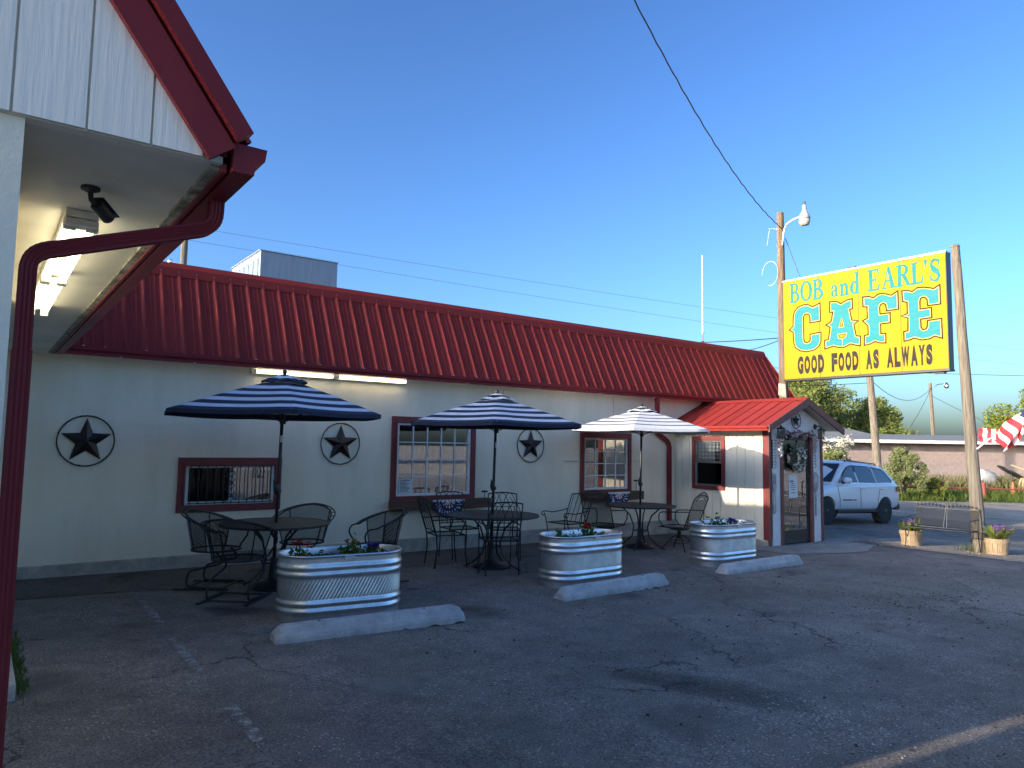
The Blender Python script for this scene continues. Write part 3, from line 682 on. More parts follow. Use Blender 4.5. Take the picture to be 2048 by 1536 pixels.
m=MB(); m.prism([(.66,2.70),(-.30,4.09),(-2,4.09),(-2,2.66),(.6,2.66)],lambda u,v,w:(u,WY+.06+w,v),12.5); m.box(-7,-2.001,-6.2,6,2.65,4.09); m.obj('roof_core',M['greyroof'],Wg)
m=MB(); m.box(.645,.66,WY+.0,-.34,2.60,2.715); m.obj('fascia',M['trimred'],Wg)
gutter([(.672-u,v+2.600) for u,v in KG],lambda u,v,w:(u,WY-.03+w,v),7.2,'gutter',Wg)
m=MB(); m.prism([(.672-u,v+2.600) for u,v in KG[:7]],lambda u,v,w:(u,WY-.034+w,v),.004); m.obj('gutter_end_cap',M['trimred'],Wg)
# corrugated downspout from the gutter back to the wall and down
def flutes(m,pts,w,d,up):
    m2=[]
    for a,b in zip(pts[:-1],pts[1:]):
        a=Vector(a); b=Vector(b); t=(b-a).normalized(); x=t.cross(Vector(up)).normalized(); y=x.cross(t)
        sec=[]
        for (cx,cy,nx_,ny_,ln_) in ((0,-1,1,0,w),(1,0,0,1,d),(0,1,-1,0,w),(-1,0,0,-1,d)):
            for k in range(8):
                s=(k/8-.5)*ln_; dep=.0035 if k in (2,4,6) else 0
                sec.append((cx*(w/2-dep*abs(cx))+nx_*s, cy*(d/2-dep*abs(cy))+ny_*s))
        b0=len(m.v); nS=len(sec)
        for p in (a-t*.006,b+t*.006):
            for (u,v) in sec: m.v.append(tuple(p+x*u+y*v))
        for k in range(nS): m.face((b0+k,b0+(k+1)%nS,b0+nS+(k+1)%nS,b0+nS+k))
        m.face([b0+k for k in range(nS)][::-1]); m.face([b0+nS+k for k in range(nS)])
def smoothpath(P,n=6,r=.09):
    # round the corners of a polyline
    out=[Vector(P[0])]
    for a,b,c in zip(P[:-2],P[1:-1],P[2:]):
        a,b,c=Vector(a),Vector(b),Vector(c); p=b+(a-b).normalized()*r; q=b+(c-b).normalized()*r
        for i in range(n+1):
            t=i/n; out.append((p*(1-t)+b*t)*(1-t)+(b*(1-t)+q*t)*t)
    out.append(Vector(P[-1])); return out
m=MB(); flutes(m,smoothpath([(.715,-7.20,2.61),(.712,-7.20,2.49),(.105,-7.27,2.27),(.105,-7.27,1.2)],7,.058),.052,.066,(0,1,.05)); m.obj('downspout',M['trimred'],Wg,bev=0)
m=MB(); flutes(m,[(.105,-7.27,1.93),(.105,-7.27,-.05)],.058,.072,(0,1,.05)); m.obj('downspout_lower',M['trimred'],Wg)
m=MB(); m.box(.07,.30,-4.6,-.05,-.3,.10); m.obj('base_ledge',M['found'],Wg,bev=.015)

# added shed, unseen at left, put there to shade below the sun stripe
nbd=thing('added_shade_shed','added unseen white shed that shades the lot below the sun stripe','shed',(-4,-11,0))
m=MB(); m.box(-5.6,-2.5,-15,-7.36,-.2,2.45); m.obj('wall',M['white'],nbd,world=True)
m=MB(); m.box(-5.8,-2.48,-15.2,-7.365,2.452,2.62); m.obj('roof',M['greyroof'],nbd,world=True)
m=MB(); m.box(-2.499,-2.46,-12,-11,-.1,2.0); m.obj('door',M['trimwood'],nbd,world=True)

# ------------------------------------------------------------------ lights on the building
def tube_light(name,label,a,b,z,pair,wallm):
    # strip fixture along Y (soffit) or X (wall): two lengths end to end
    t=thing(name,label,'light',((a[0]+b[0])/2,(a[1]+b[1])/2,z),0,'strip lights')
    A=Vector((*a,z)); Bv=Vector((*b,z)); d=(Bv-A).normalized(); L=(Bv-A).length; s=Vector((-d.y,d.x,0)); up=Vector((0,0,1))
    q=MB()
    if not wallm:
        q.bar(A-up*.018,Bv-up*.018,.125,.034); q.obj('housing',M['lightwhite'],t,world=True,bev=.004)
        offs=[s*.042,s*-.042]; dz=-.058
    else:
        q.bar(A+Vector((0,.045,0)),Bv+Vector((0,.045,0)),.05,.07); q.obj('housing',M['lightwhite'],t,world=True,bev=.004); offs=[Vector((0,-.015,0))]; dz=-.005
    for k in range(2):
        for o in offs:
            p=A+d*(L*.5*k+.05)+o+up*dz; e=A+d*(L*.5*(k+1)-.03)+o+up*dz
            q=MB(); q.tube([p,e],.017,10); q.obj('tube',M['tube'],t,world=True,smooth=True)
            q=MB(); q.bar(p-d*.022,p+d*.008,.05,.05); q.obj('lamp_holder',M['lightwhite'],t,world=True,bev=.005)
            q=MB(); q.bar(e-d*.008,e+d*.022,.05,.05); q.obj('lamp_holder',M['lightwhite'],t,world=True,bev=.005)
    if not wallm:
        q=MB(); q.bar(A-d*.0+up*-.055,A+d*.075+up*-.055,.125,.03); q.obj('end_cap',M['lightwhite'],t,world=True,bev=.004)
    return t
tube_light('strip_light','lit twin tube strip light on the soffit behind the downspout',(.31,-6.62),(.31,-3.78),2.629,True,False)
tube_light('strip_light','lit strip light high on the white wall above the leftmost umbrella',(3.0,-.10),(5.42,-.10),2.60,False,True)
t=thing('security_camera','small black security camera on the soffit','camera',(.30,-6.97,2.63))
q=MB(); q.lathe([(.034,0),(.034,-.012),(.016,-.02)],14); q.obj('mount',M['plasticblack'],t,smooth=False)
q=MB(); q.tube([(0,0,-.015),(.005,0,-.05),(.03,.02,-.07)],.010,8); q.obj('bracket',M['plasticblack'],t)
q=MB(); d=Vector((.55,.62,-.35)).normalized(); c=Vector((.045,.03,-.075)); q.lathe([(.022,-.035),(.026,-.03),(.026,.05),(.022,.055)],16,c,d); q.bar(c+d*-.03+Vector((0,0,.028)),c+d*.085+Vector((0,0,.028)),.05,.004); q.obj('housing',M['plasticblack'],t)
q=MB(); q.lathe([(.016,.0555),(.016,.058)],12,c,d); q.obj('lens',M['carglass'],t)

# ------------------------------------------------------------------ stars
def star_mesh(r,depth):
    m=MB(); n=5; pts=[]
    for k in range(10):
        a=math.pi/2+k*math.pi/5; rr=r if k%2==0 else r*.42
        pts.append((rr*math.cos(a),0,rr*math.sin(a)))
    m.add(pts+[(0,-depth,0),(0,.004,0)],[(k,(k+1)%10,10) for k in range(10)]+[((k+1)%10,k,11) for k in range(10)])
    return m
def wall_star(loc,R_,label,small=False):
    t=thing('wall_star',label,'star',loc,0,'metal stars on the building')
    o=star_mesh(R_*.93,R_*.22).obj('star',M['star'],t); o.location=(0,-.012,0)
    q=MB(); q.tube([(R_*math.cos(a/40*6.2832),-.012+.003*math.sin(a*1.7),R_*math.sin(a/40*6.2832)) for a in range(40)],.0085 if not small else .008,6,closed=True); q.tube([(R_*1.005*math.cos(a/80*6.2832),-.012+.007*math.cos(a*.9),R_*1.005*math.sin(a/80*6.2832)+.006*math.sin(a*.9)) for a in range(80)],.004,5,closed=True); q.obj('ring',M['star'],t,smooth=True)
    if not small:
        q=MB()
        for k in range(6):
            a=.3+k*1.05; c=Vector((R_*math.cos(a),-.014,R_*math.sin(a))); tt=Vector((-math.sin(a),0,math.cos(a)))
            q.tube([c-tt*.012-c*.03,c+tt*.012+c*.03],.003,4); q.tube([c+tt*.012-c*.05,c-tt*.012+c*.03],.003,4)
        q.obj('barbs',M['star'],t)
    return t
wall_star((1.08,-.012,1.60),.305,'dark metal star in a ring on the wall, leftmost of the wall stars')
wall_star((4.37,-.012,1.61),.305,'dark metal star in a ring between the barred window and the large window')
wall_star((7.98,-.012,1.63),.30,'dark metal star in a ring half under the middle umbrella')
wall_star((12.72,PY-.03,2.19),.155,'small dark star in a ring over the entrance door',True)

# ------------------------------------------------------------------ window boxes and bunting
def wbox(x0,x1,z0,z1,label,bx0,bx1):
    t=thing('window_box',label,'window box',((x0+x1)/2,0,z0),0,'wooden window boxes')
    d=.20
    for n_,a in (('front_board',(x0,x1,-d,-d+.022,z0,z1)),('back_board',(x0+.022,x1-.022,-.052,-.032,z0,z1)),('bottom_board',(x0+.022,x1-.022,-d+.022,-.052,z0+.004,z0+.022)),('side_board',(x0,x0+.022,-d+.022,-.032,z0,z1)),('side_board',(x1-.022,x1,-d+.022,-.032,z0,z1))):
        q=MB(); q.box(*a); q.obj(n_,M['woodbox'],t,world=True,bev=.003)
    q=MB(); q.box(x0+.022,x1-.022,-d+.022,-.052,z0+.022,z1-.04); q.obj('soil',M['soil'],t,world=True)
    return t
wbox(5.19,7.02,.585,.735,'brown wooden box under the large window',5.86,6.45)
wbox(9.2,10.72,.60,.76,'brown wooden box under the window nearest the porch',9.8,10.4)
def bunting(cx,z,r,label):
    t=thing('bunting',label,'bunting',(cx,-.225,z),0,'star spangled buntings'); m=MB(); nA=36; nr_=7
    for i in range(nA):
        for j in range(nr_):
            q=[]
            for (ii,jj) in ((i,j),(i+1,j),(i+1,j+1),(i,j+1)):
                a=math.pi+math.pi*ii/nA; rr=r*jj/nr_; q.append((rr*math.cos(a),-.016*math.sin(ii*1.55)*jj/nr_-.004,rr*math.sin(a)*.95))
            m.m=2 if j<1 else ((0 if (i*7+j*5)%3 else 2) if j>3 else (1 if (i//3)%2 else 2) if j<3 else 0)
            if j==nr_-1: m.m=0
            m.add(q,[(0,3,2,1)])
    m.obj('cloth',[M['flagblue'],M['flagred'],M['flagwhite']],t)
    q=MB(); q.box(-r,r,-.008,-.003,-.012,.022); q.obj('hem',M['flagwhite'],t); return t
bunting(6.16,.72,.295,'half round patriotic bunting on the box under the large window')
bunting(10.0,.74,.29,'half round patriotic bunting on the box nearest the porch')
for (x,z,lab) in ((6.93,.74,'small black solar stake light on the end of the large window box'),(10.58,.86,'small black solar stake light beside the window nearest the porch')):
    t=thing('solar_light',lab,'light',(x,-.12,z),0,'small solar lights'); q=MB(); q.tube([(0,0,-.08),(0,0,.09)],.006,6); q.obj('stake',M['plasticblack'],t); q=MB(); q.box(-.045,.045,-.03,.03,.09,.12); q.obj('head',M['plasticblack'],t,bev=.006)

# ------------------------------------------------------------------ porch front decor
def lantern(x,z,label):
    t=thing('wall_lantern',label,'lantern',(x,PY,z),0,'lanterns beside the door')
    q=MB(); q.lathe([(.055,0),(.055,.015),(.03,.025)],16,(0,0,.10),(0,-1,0)); q.obj('back_plate',M['black'],t)
    q=MB(); q.tube([(0,-.02,.10),(0,-.08,.115),(0,-.13,.09),(0,-.14,.06)],.011,8); q.obj('arm',M['black'],t)
    q=MB(); q.lathe([(.012,.09),(.02,.07),(.085,.03),(.085,.02),(.02,.02)],8,(0,-.14,0)); q.obj('cap',M['black'],t)
    q=MB()
    for k in range(8):
        a=k*math.pi/4+.39; q.bar((.062*math.cos(a),-.14+.062*math.sin(a),.02),(.055*math.cos(a),-.14+.055*math.sin(a),-.13),.008,.008)
    q.lathe([(.06,-.128),(.06,-.142),(.02,-.15)],8,(0,-.14,0)); q.obj('cage',M['black'],t)
    q=MB(); q.lathe([(.056,.018),(.05,-.126)],8,(0,-.14,0)); q.obj('glass',M['lensglass'],t)
    return t
lantern(12.06,1.99,'black carriage lantern left of the entrance door')
lantern(13.44,1.99,'black carriage lantern right of the entrance door')
def plaque(x,label):
    t=thing('wall_plaque',label,'plaque',(x,PY,1.54),0,'narrow plaques beside the door')
    q=MB(); q.box(-.048,.048,-.016,-.004,-.255,.255); q.obj('board',M['white'],t)
    q=MB(); q.box(-.055,-.048,-.02,-.003,-.262,.262); q.box(.048,.055,-.02,-.003,-.262,.262); q.box(-.048,.048,-.02,-.003,.255,.262); q.box(-.048,.048,-.02,-.003,-.262,-.255)
    q.obj('border',M['iron'],t)
    q=MB()
    for k in range(8):
        z=.2-k*.056; q.bar((-.022,-.018,z-.016),(-.022,-.018,z+.016),.008,.004); q.bar((.02,-.018,z-.016),(.02,-.018,z+.016),.008,.004); q.bar((-.022,-.018,z+.012 if k%2 else z-.012),(.02,-.018,z+.012 if k%3 else z),.004,.008)
    q.obj('lettering',M['ink'],t)
plaque(12.02,'narrow framed plaque above the fork ornament'); plaque(13.38,'narrow framed plaque above the spoon ornament')
pew=mat('pewter',(.42,.42,.42),(.30,.30,.30),9.,.45,metal=.3)
t=thing('fork_ornament','tall grey wall fork left of the entrance door','fork',(12.015,PY-.012,.83))
q=MB(); q.tube([(0,0,-.40),(0,0,-.34),(0,0,-.05),(0,0,.02)],[.012,.034,.022,.026],8); q.prism([(-.03,0),(.03,0),(.062,.10),(.062,.13),(-.062,.13),(-.062,.10)],lambda u,v,w:(u,-.012+w,v+.02),.02); q.obj('handle',pew,t,smooth=False)
for k in range(4):
    q=MB(); q.tube([(-.05+k*.033,-.002,.14),(-.05+k*.033,-.004,.30),(-.05+k*.033,-.001,.36)],[.011,.010,.004],6); q.obj('tine',pew,t)
t=thing('spoon_ornament','tall grey wall spoon right of the entrance door','spoon',(13.41,PY-.012,.80))
q=MB(); q.grid(lambda u,v:(.085*math.sin(math.pi*(.04+.96*u))*math.cos(v*math.pi)*(1-.15*u),-.03*math.sin(math.pi*u)*math.sin(v*math.pi)+.0,.02+.36*u),16,12); q.obj('bowl',pew,t,smooth=True)
q=MB(); q.tube([(.085*math.cos(a/24*6.283),-.006,.20+.185*math.sin(a/24*6.283)) for a in range(24)],.010,6,closed=True); q.obj('bowl_rim',pew,t,smooth=True)
q=MB(); q.tube([(0,0,.03),(0,0,-.05)],[.02,.016],8)
for k in range(10): q.lathe([(.010,-.02),(.026,0),(.010,.02)],8,(0,0,-.07-k*.036))
q.lathe([(.01,0),(.03,.02),(.01,.05)],8,(0,0,-.46)); q.obj('twisted_handle',pew,t)

def leafcloud(pts, size, mat_, name, parent=None, mats=None, asp=.5, up=.0, cup=0.):
    # many small separate leaf faces: (N,3) centres, random orientation
    pts=np.asarray(pts,float); N_=len(pts)
    d=rng.normal(size=(N_,3)); d[:,2]+=up; d/=np.linalg.norm(d,axis=1)[:,None]
    e=rng.normal(size=(N_,3)); e-=d*(e*d).sum(1)[:,None]; e/=np.linalg.norm(e,axis=1)[:,None]
    s=(size if np.ndim(size) else np.full(N_,size))*rng.uniform(.65,1.25,N_); s=s[:,None]
    V=np.stack([pts-d*s*.5,pts+e*s*asp*.5,pts+d*s*.5,pts-e*s*asp*.5],1).reshape(-1,3)
    me=bpy.data.meshes.new(name); me.vertices.add(N_*4); me.vertices.foreach_set('co',V.ravel())
    me.loops.add(N_*4); me.loops.foreach_set('vertex_index',np.arange(N_*4)); me.polygons.add(N_)
    me.polygons.foreach_set('loop_start',np.arange(0,N_*4,4)); 
    ml=mats if mats else [mat_]
    for x in ml: me.materials.append(x)
    if mats: me.polygons.foreach_set('material_index',rng.integers(0,len(mats),N_))
    me.update(calc_edges=True); me.validate()
    return place(name,me,parent)
# garland over the door and wreath
t=thing('garland','red and white gingham rag garland over the entrance door','garland',(12.77,PY-.05,1.93))
pts=[]
for k in range(150):
    u=rng.uniform(-1,1); pts.append((u*.60,rng.normal()*.02,.0+.03*math.cos(u*9)+rng.normal()*.035-.03*abs(u)))
leafcloud(pts,.085,None,'swag',t,[mat('faded_red_rag',(.30,.10,.11),None,9.,.9),mat('pale_rag',(.48,.42,.42),None,9.,.9),mat('mauve_rag',(.26,.16,.18),None,9.,.9)],.6)
for sx,L in ((-.60,.42),(.60,.36)):
    leafcloud([(sx+rng.normal()*.032,rng.normal()*.015,-rng.uniform(0,L)) for k in range(45)],.085,None,'tail',t,[mat('pink_rag',(.55,.34,.33),None,9.,.9),M['flagwhite'],M['petwhite']],.55)
q=MB(); q.tube([(-.6,.02,0),(-.3,.02,.03),(0,.02,.02),(.3,.02,.03),(.6,.02,0)],.012,6); q.obj('cord',mat('twine',(.3,.2,.13),None,9.,.9),t)
t=thing('wreath','green and white leafy wreath hung on the entrance door','wreath',(12.74,PY-.03,1.46))
q=MB(); q.tube([(.185*math.cos(a/24*6.283),-.0,.185*math.sin(a/24*6.283)) for a in range(24)],.02,6,closed=True); q.obj('ring',M['woodbox'],t)
pa=[];pb=[]
for k in range(520):
    a=rng.uniform(0,6.283); r_=.185+rng.normal()*.045; pa.append((r_*math.cos(a),-abs(rng.normal())*.03-.005,r_*math.sin(a)))
for k in range(150):
    a=rng.uniform(-2.6,1.9); r_=.185+rng.normal()*.038; pb.append((r_*math.cos(a),-abs(rng.normal())*.02-.04,r_*math.sin(a)))
leafcloud(pa,.065,M['eucal'],'foliage',t); leafcloud(pb,.05,M['petwhite'],'white_flowers',t,asp=.8)
t=thing('door_notice','white paper notice taped on the entrance door glass','notice',(12.69,PY+.026,.92))
q=MB(); q.prism([(-.145,.22),(.14,.225),(.15,-.215),(-.135,-.22)],lambda u,v,w:(u,w,v),.002); q.obj('sheet',M['paper'],t)
q=MB()
for k,(z,w_) in enumerate(((.10,.10),(.06,.05),(.02,.07),(-.02,.08),(-.06,.06),(-.12,.07))):
    for j in range(3 if k==0 else 5): q.box(-w_+j*w_*.42,-w_+j*w_*.42+w_*.3,-.0025,-.0005,z-(.016 if k==0 else .006),z+(.016 if k==0 else .006))
q.obj('print',M['ink'],t)

# ------------------------------------------------------------------ roof things
t=thing('rooftop_unit','grey sheet metal cooler box on the flat roof','rooftop unit',(4.55,3.4,4.06))
q=MB(); q.box(-.72,.72,-.9,.9,0,.93); q.obj('casing',mat('zinc_sheet',(.34,.37,.40),(.27,.30,.33),4.,.45,metal=.5,sx=(8,8,.5)),t,bev=.01)
q=MB(); q.box(-.74,.74,-.92,.92,.932,.95); q.obj('lid',M['galv'],t)
for k in range(6):
    q=MB(); q.box(-.735,-.721,-.8+k*.28,-.6+k*.28,.15,.8); q.obj('louvre',M['galv'],t)
t=thing('vent_pipe','pale wooden mast standing behind the roof ridge at left','mast',(2.6,2.6,4.06)); q=MB(); q.tube([(0,0,0),(0,0,1.5)],.055,10); q.obj('pipe',M['pole2'],t)
q=MB(); q.lathe([(.07,1.5),(.07,1.53)],10); q.obj('cap',M['galv'],t)
t=thing('vent_stub','short vent stub beside the mast on the roof','vent',(2.35,2.3,4.06)); q=MB(); q.tube([(0,0,0),(0,0,.42)],.03,8); q.obj('pipe',M['galv'],t); q=MB(); q.lathe([(.05,.42),(.05,.45),(.01,.48)],8); q.obj('cap',M['galv'],t)
t=thing('whip_antenna','thin white whip antenna above the red roof','antenna',(15.45,2.1,4.06)); q=MB(); q.tube([(0,0,.62),(0,0,2.75)],[.026,.018],8); q.obj('whip',M['flagwhite'],t)
q=MB(); q.tube([(0,0,0),(0,0,.64)],.015,6); q.tube([(0,0,.62),(.08,0,.66)],.006,5); q.box(-.025,.025,-.025,.025,.35,.42); q.obj('mount',M['black'],t)
# ------------------------------------------------------------------ roadside sign
SX,SY,SZ=15.30,-.40,3.25      # face plane and lower left corner; u runs towards the camera (-Y), v up
LC = [(0.947,1.729),(0.951,1.311),(0.694,1.298),(0.689,1.447),(0.666,1.496),(0.613,1.522),(0.556,1.504),(0.53,1.457),(0.533,0.928),(0.551,0.869),(0.612,0.851),(0.673,0.868),(0.691,0.911),(0.686,1.037),(0.957,1.056),(0.953,0.838),(0.904,0.742),(0.795,0.663),(0.601,0.636),(0.429,0.675),(0.318,0.755),(0.275,0.863),(0.262,1.131),(0.162,1.19),(0.26,1.271),(0.269,1.515),(0.309,1.626),(0.398,1.706),(0.523,1.746),(0.646,1.735),(0.766,1.665)]
LA = [(1.175,1.718),(1.332,1.71),(1.437,1.641),(1.569,1.696),(1.698,1.715),(1.704,1.49),(1.637,1.48),(1.68,1.239),(1.821,1.203),(1.726,1.135),(1.77,0.882),(1.867,0.86),(1.862,0.651),(1.754,0.672),(1.646,0.712),(1.489,0.651),(1.354,0.664),(1.241,0.702),(1.043,0.655),(1.04,0.856),(1.129,0.864),(1.177,1.137),(1.073,1.201),(1.202,1.261),(1.246,1.477),(1.17,1.479)]
LA1 = [(1.448,1.313),(1.473,1.134),(1.41,1.131)]
LA2 = [(1.378,0.937),(1.529,0.941),(1.517,0.899),(1.46,0.868),(1.393,0.884)]
LF = [(1.931,1.712),(2.059,1.707),(2.164,1.661),(2.27,1.723),(2.373,1.727),(2.474,1.684),(2.545,1.658),(2.681,1.73),(2.686,1.34),(2.435,1.336),(2.427,1.435),(2.408,1.486),(2.368,1.507),(2.316,1.489),(2.293,1.434),(2.3,1.289),(2.509,1.288),(2.509,1.073),(2.305,1.074),(2.306,0.868),(2.408,0.863),(2.407,0.655),(2.284,0.667),(2.181,0.709),(2.076,0.668),(1.944,0.649),(1.949,0.866),(2.034,0.874),(2.033,1.065),(1.918,1.191),(2.026,1.237),(2.022,1.483),(1.936,1.496)]
LE = [(2.76,1.713),(2.874,1.709),(2.969,1.667),(3.067,1.728),(3.181,1.723),(3.311,1.687),(3.384,1.661),(3.5,1.726),(3.502,1.329),(3.259,1.325),(3.248,1.457),(3.212,1.502),(3.165,1.51),(3.127,1.495),(3.112,1.447),(3.111,1.28),(3.327,1.285),(3.33,1.075),(3.115,1.069),(3.119,0.902),(3.155,0.851),(3.212,0.861),(3.235,0.898),(3.245,1.026),(3.511,1.037),(3.517,0.632),(3.373,0.693),(3.28,0.65),(3.13,0.64),(2.98,0.696),(2.883,0.666),(2.776,0.651),(2.775,0.855),(2.859,0.862),(2.867,1.126),(2.728,1.186),(2.856,1.22),(2.857,1.455),(2.769,1.489)]
sg=thing('roadside_sign','large yellow cafe sign with turquoise lettering between two wooden poles','sign',(SX+.1,-2.2,SZ))
fs=lambda d:(lambda u,v,w:(SX-d-w,SY-u,SZ+v))
def sgo(m,name,mt,parent=None): return m.obj(name,mt,parent or sg,world=True)
q=MB(); q.box(SX,SX+.22,SY-3.62,SY-.01,SZ+.02,SZ+2.365); sgo(q,'cabinet',M['black'])
for a,b in ((.02,.92),(.93,1.83),(1.84,2.72),(2.73,3.61)):
    q=MB(); q.prism([(a,.03),(b,.03),(b,2.355),(a,2.355)],fs(.0005),.008); sgo(q,'face_panel',M['sign'])
q=MB(); q.box(SX-.02,SX+.23,SY-3.63,SY,SZ+2.366,SZ+2.395); sgo(q,'top_rail',M['silver'])
q=MB(); q.box(SX-.02,SX+.23,SY-3.63,SY,SZ-.02,SZ+.019); sgo(q,'bottom_rail',M['black'])
q=MB(); q.box(SX+.05,SX+.16,SY-1.75,SY-1.55,SZ+2.396,SZ+2.45); q.box(SX+.05,SX+.16,SY-3.5,SY-3.3,SZ-.06,SZ-.0205); sgo(q,'bracket',M['black'])
def offset(P,d):
    n=len(P); A=sum(P[i][0]*P[(i+1)%n][1]-P[(i+1)%n][0]*P[i][1] for i in range(n))
    s=1 if A>0 else -1; out=[]
    for i in range(n):
        p=Vector(P[i-1]); c=Vector(P[i]); x=Vector(P[(i+1)%n]); e1=(c-p).normalized(); e2=(x-c).normalized()
        n1=Vector((-e1.y,e1.x))*s; n2=Vector((-e2.y,e2.x))*s; b=n1+n2
        k=max(.45,1+n1.dot(n2)); out.append(tuple(c+b*(d/k)))
    return out
def ringpoly(m,P,d0,d1,D,t):
    a=offset(P,d0); b=offset(P,d1); n=len(P)
    for i in range(n): 
        j=(i+1)%n; m.prism([a[i],a[j],b[j],b[i]],fs(D),t)
CAFE=[('C',LC,[]),('A',LA,[LA1,LA2]),('F',LF,[]),('E',LE,[])]
for ch,P_,hs in CAFE:
    L=thing('large_letter',None,None); L.parent=sg; L['label']='turquoise western style letter '+ch
    q=MB(); q.prism(offset(P_,.012),fs(.0088),.0012); sgo(q,'pale_edge',M['signpale'],L)
    q=MB(); q.prism(offset(P_,.033),fs(.0102),.0014); sgo(q,'letter_face',M['turq'],L)
    q=MB(); ringpoly(q,P_,-.012,.014,.0106,.0018)
    for h in hs: ringpoly(q,h,-.012,.006,.0126,.0018)
    sgo(q,'outline',M['brownline'],L)
    for h in hs:
        q=MB(); q.prism(offset(h,-.03),fs(.0118),.0006); q.m=1; q.prism(offset(h,.0),fs(.0125),.0006); sgo(q,'counter',[M['signpale'],M['sign']],L)
q=MB(); q.prism([(1.452,.665),(1.460,.665),(1.460,.86),(1.452,.86)],fs(.0122),.0008); sgo(q,'split_line',M['signpale'])
# serif lettering drawn from stems, bowls and serifs in a unit box
def band(outer,inner):
    return [('q',[outer[i],outer[i+1],inner[i+1],inner[i]]) for i in range(len(outer)-1)]
def ell(cx,cy,rx,ry,a0,a1,n=18): return [(cx+rx*math.cos(a0+(a1-a0)*i/n),cy+ry*math.sin(a0+(a1-a0)*i/n)) for i in range(n+1)]
def rect(a,b,c,d): return ('q',[(a,c),(b,c),(b,d),(a,d)])
H=math.pi/2
def thickline(P,wd):
    out=[]; L=[];Rr=[]
    for i,p in enumerate(P):
        a=Vector(P[max(0,i-1)]); b=Vector(P[min(len(P)-1,i+1)]); t=(b-a).normalized(); nn=Vector((-t.y,t.x)); w=wd[i]/2
        L.append(tuple(Vector(p)+nn*w)); Rr.append(tuple(Vector(p)-nn*w))
    return band(L,Rr)
def glyph(c):
    if c in 'BR':
        g=[rect(.12,.34,0,1),rect(0,.45,0,.045),rect(0,.45,.955,1)]
        g+=band([(.34,1)]+ell(.48,.755,.40,.245,H,-H)+[(.34,.51)],[(.34,.945)]+ell(.48,.755,.20,.19,H,-H)+[(.34,.565)])
        if c=='B': g+=band([(.34,.53)]+ell(.50,.265,.48,.265,H,-H)+[(.34,0)],[(.34,.475)]+ell(.50,.265,.25,.21,H,-H)+[(.34,.055)])
        else: g+=[('q',[(.40,.53),(.62,.53),(1.0,.02),(.80,0)]),rect(.74,1.04,0,.045)]
        return g
    if c=='O': return band(ell(.5,.5,.52,.52,0,6.2832,36),ell(.5,.5,.31,.46,0,6.2832,36))
    if c=='E': return [rect(.12,.36,0,1),rect(0,.9,0,.06),rect(0,.88,.94,1),rect(.36,.68,.475,.53),('q',[(.80,.06),(.9,.06),(1.0,.28),(.95,.28)]),('q',[(.80,.94),(.88,.94),(.93,.74),(.89,.74)]),rect(.63,.69,.38,.62)]
    if c=='L': return [rect(.14,.40,0,1),rect(0,.56,.955,1),rect(0,.92,0,.06),('q',[(.80,.06),(.92,.06),(1.0,.32),(.95,.32)])]
    if c=='A': return [('q',[(.10,.03),(.16,.03),(.52,1.0),(.45,.93)]),('q',[(.45,1.0),(.58,1.0),(.94,.03),(.68,.03)]),rect(.24,.74,.33,.385),rect(0,.30,0,.045),rect(.58,1.05,0,.045)]
    if c=='S':
        P_=[(.86,.80),(.74,.93),(.5,.975),(.26,.92),(.16,.77),(.25,.62),(.5,.51),(.76,.39),(.86,.22),(.74,.075),(.5,.025),(.24,.08),(.10,.24)]
        return thickline(P_,[.03,.05,.07,.12,.2,.25,.27,.25,.2,.13,.07,.05,.03])+[('q',[(.82,.70),(.88,.70),(.89,.99),(.83,.93)]),('q',[(.08,.30),(.14,.30),(.14,.07),(.07,.01)])]
    if c=="'": return [('q',[(.1,1),(.9,1),(.9,.62),(.45,.55)]),('q',[(.9,.75),(.9,.55),(.3,.0),(.42,.3)])]
    if c=='a': return band(ell(.42,.28,.42,.28,0,6.2832,24),ell(.44,.28,.19,.22,0,6.2832,24))+[rect(.62,.86,.05,.72),rect(.80,1.0,0,.06)]+band(ell(.44,.72,.42,.28,0,math.pi,14),ell(.44,.72,.18,.215,0,math.pi,14))
    if c=='n': return [rect(.12,.36,0,.95),rect(0,.48,0,.06),rect(0,.2,.90,.96),rect(.66,.90,0,.62),rect(.56,1.0,0,.06)]+band(ell(.60,.60,.30,.38,0,2.5,14),ell(.56,.56,.12,.33,0,2.5,14))
    if c=='d': return band(ell(.42,.29,.44,.30,0,6.2832,28),ell(.44,.29,.19,.25,0,6.2832,28))+[rect(.66,.90,0,1),rect(.50,.70,.96,1),rect(.88,1.04,0,.04)]
for ch,u0,u1,z0,z1 in (('B',.19,.435,1.836,2.288),('O',.47,.745,1.837,2.288),('B',.775,1.03,1.827,2.288),('a',1.222,1.375,1.825,2.085),('n',1.42,1.625,1.815,2.09),('d',1.666,1.863,1.815,2.285),('E',2.057,2.309,1.813,2.275),('A',2.351,2.63,1.813,2.265),('R',2.656,2.93,1.813,2.262),('L',2.951,3.189,1.811,2.256),("'",3.204,3.26,2.085,2.27),('S',3.31,3.52,1.805,2.262)):
    q=MB()
    for k,(_,pl) in enumerate(glyph(ch)): q.prism(offset([(u0+(u1-u0)*a,z0+(z1-z0)*b) for a,b in pl],-.007),fs(.0088),.0012+.00004*k)
    sgo(q,'small_letter',M['tealtxt'])
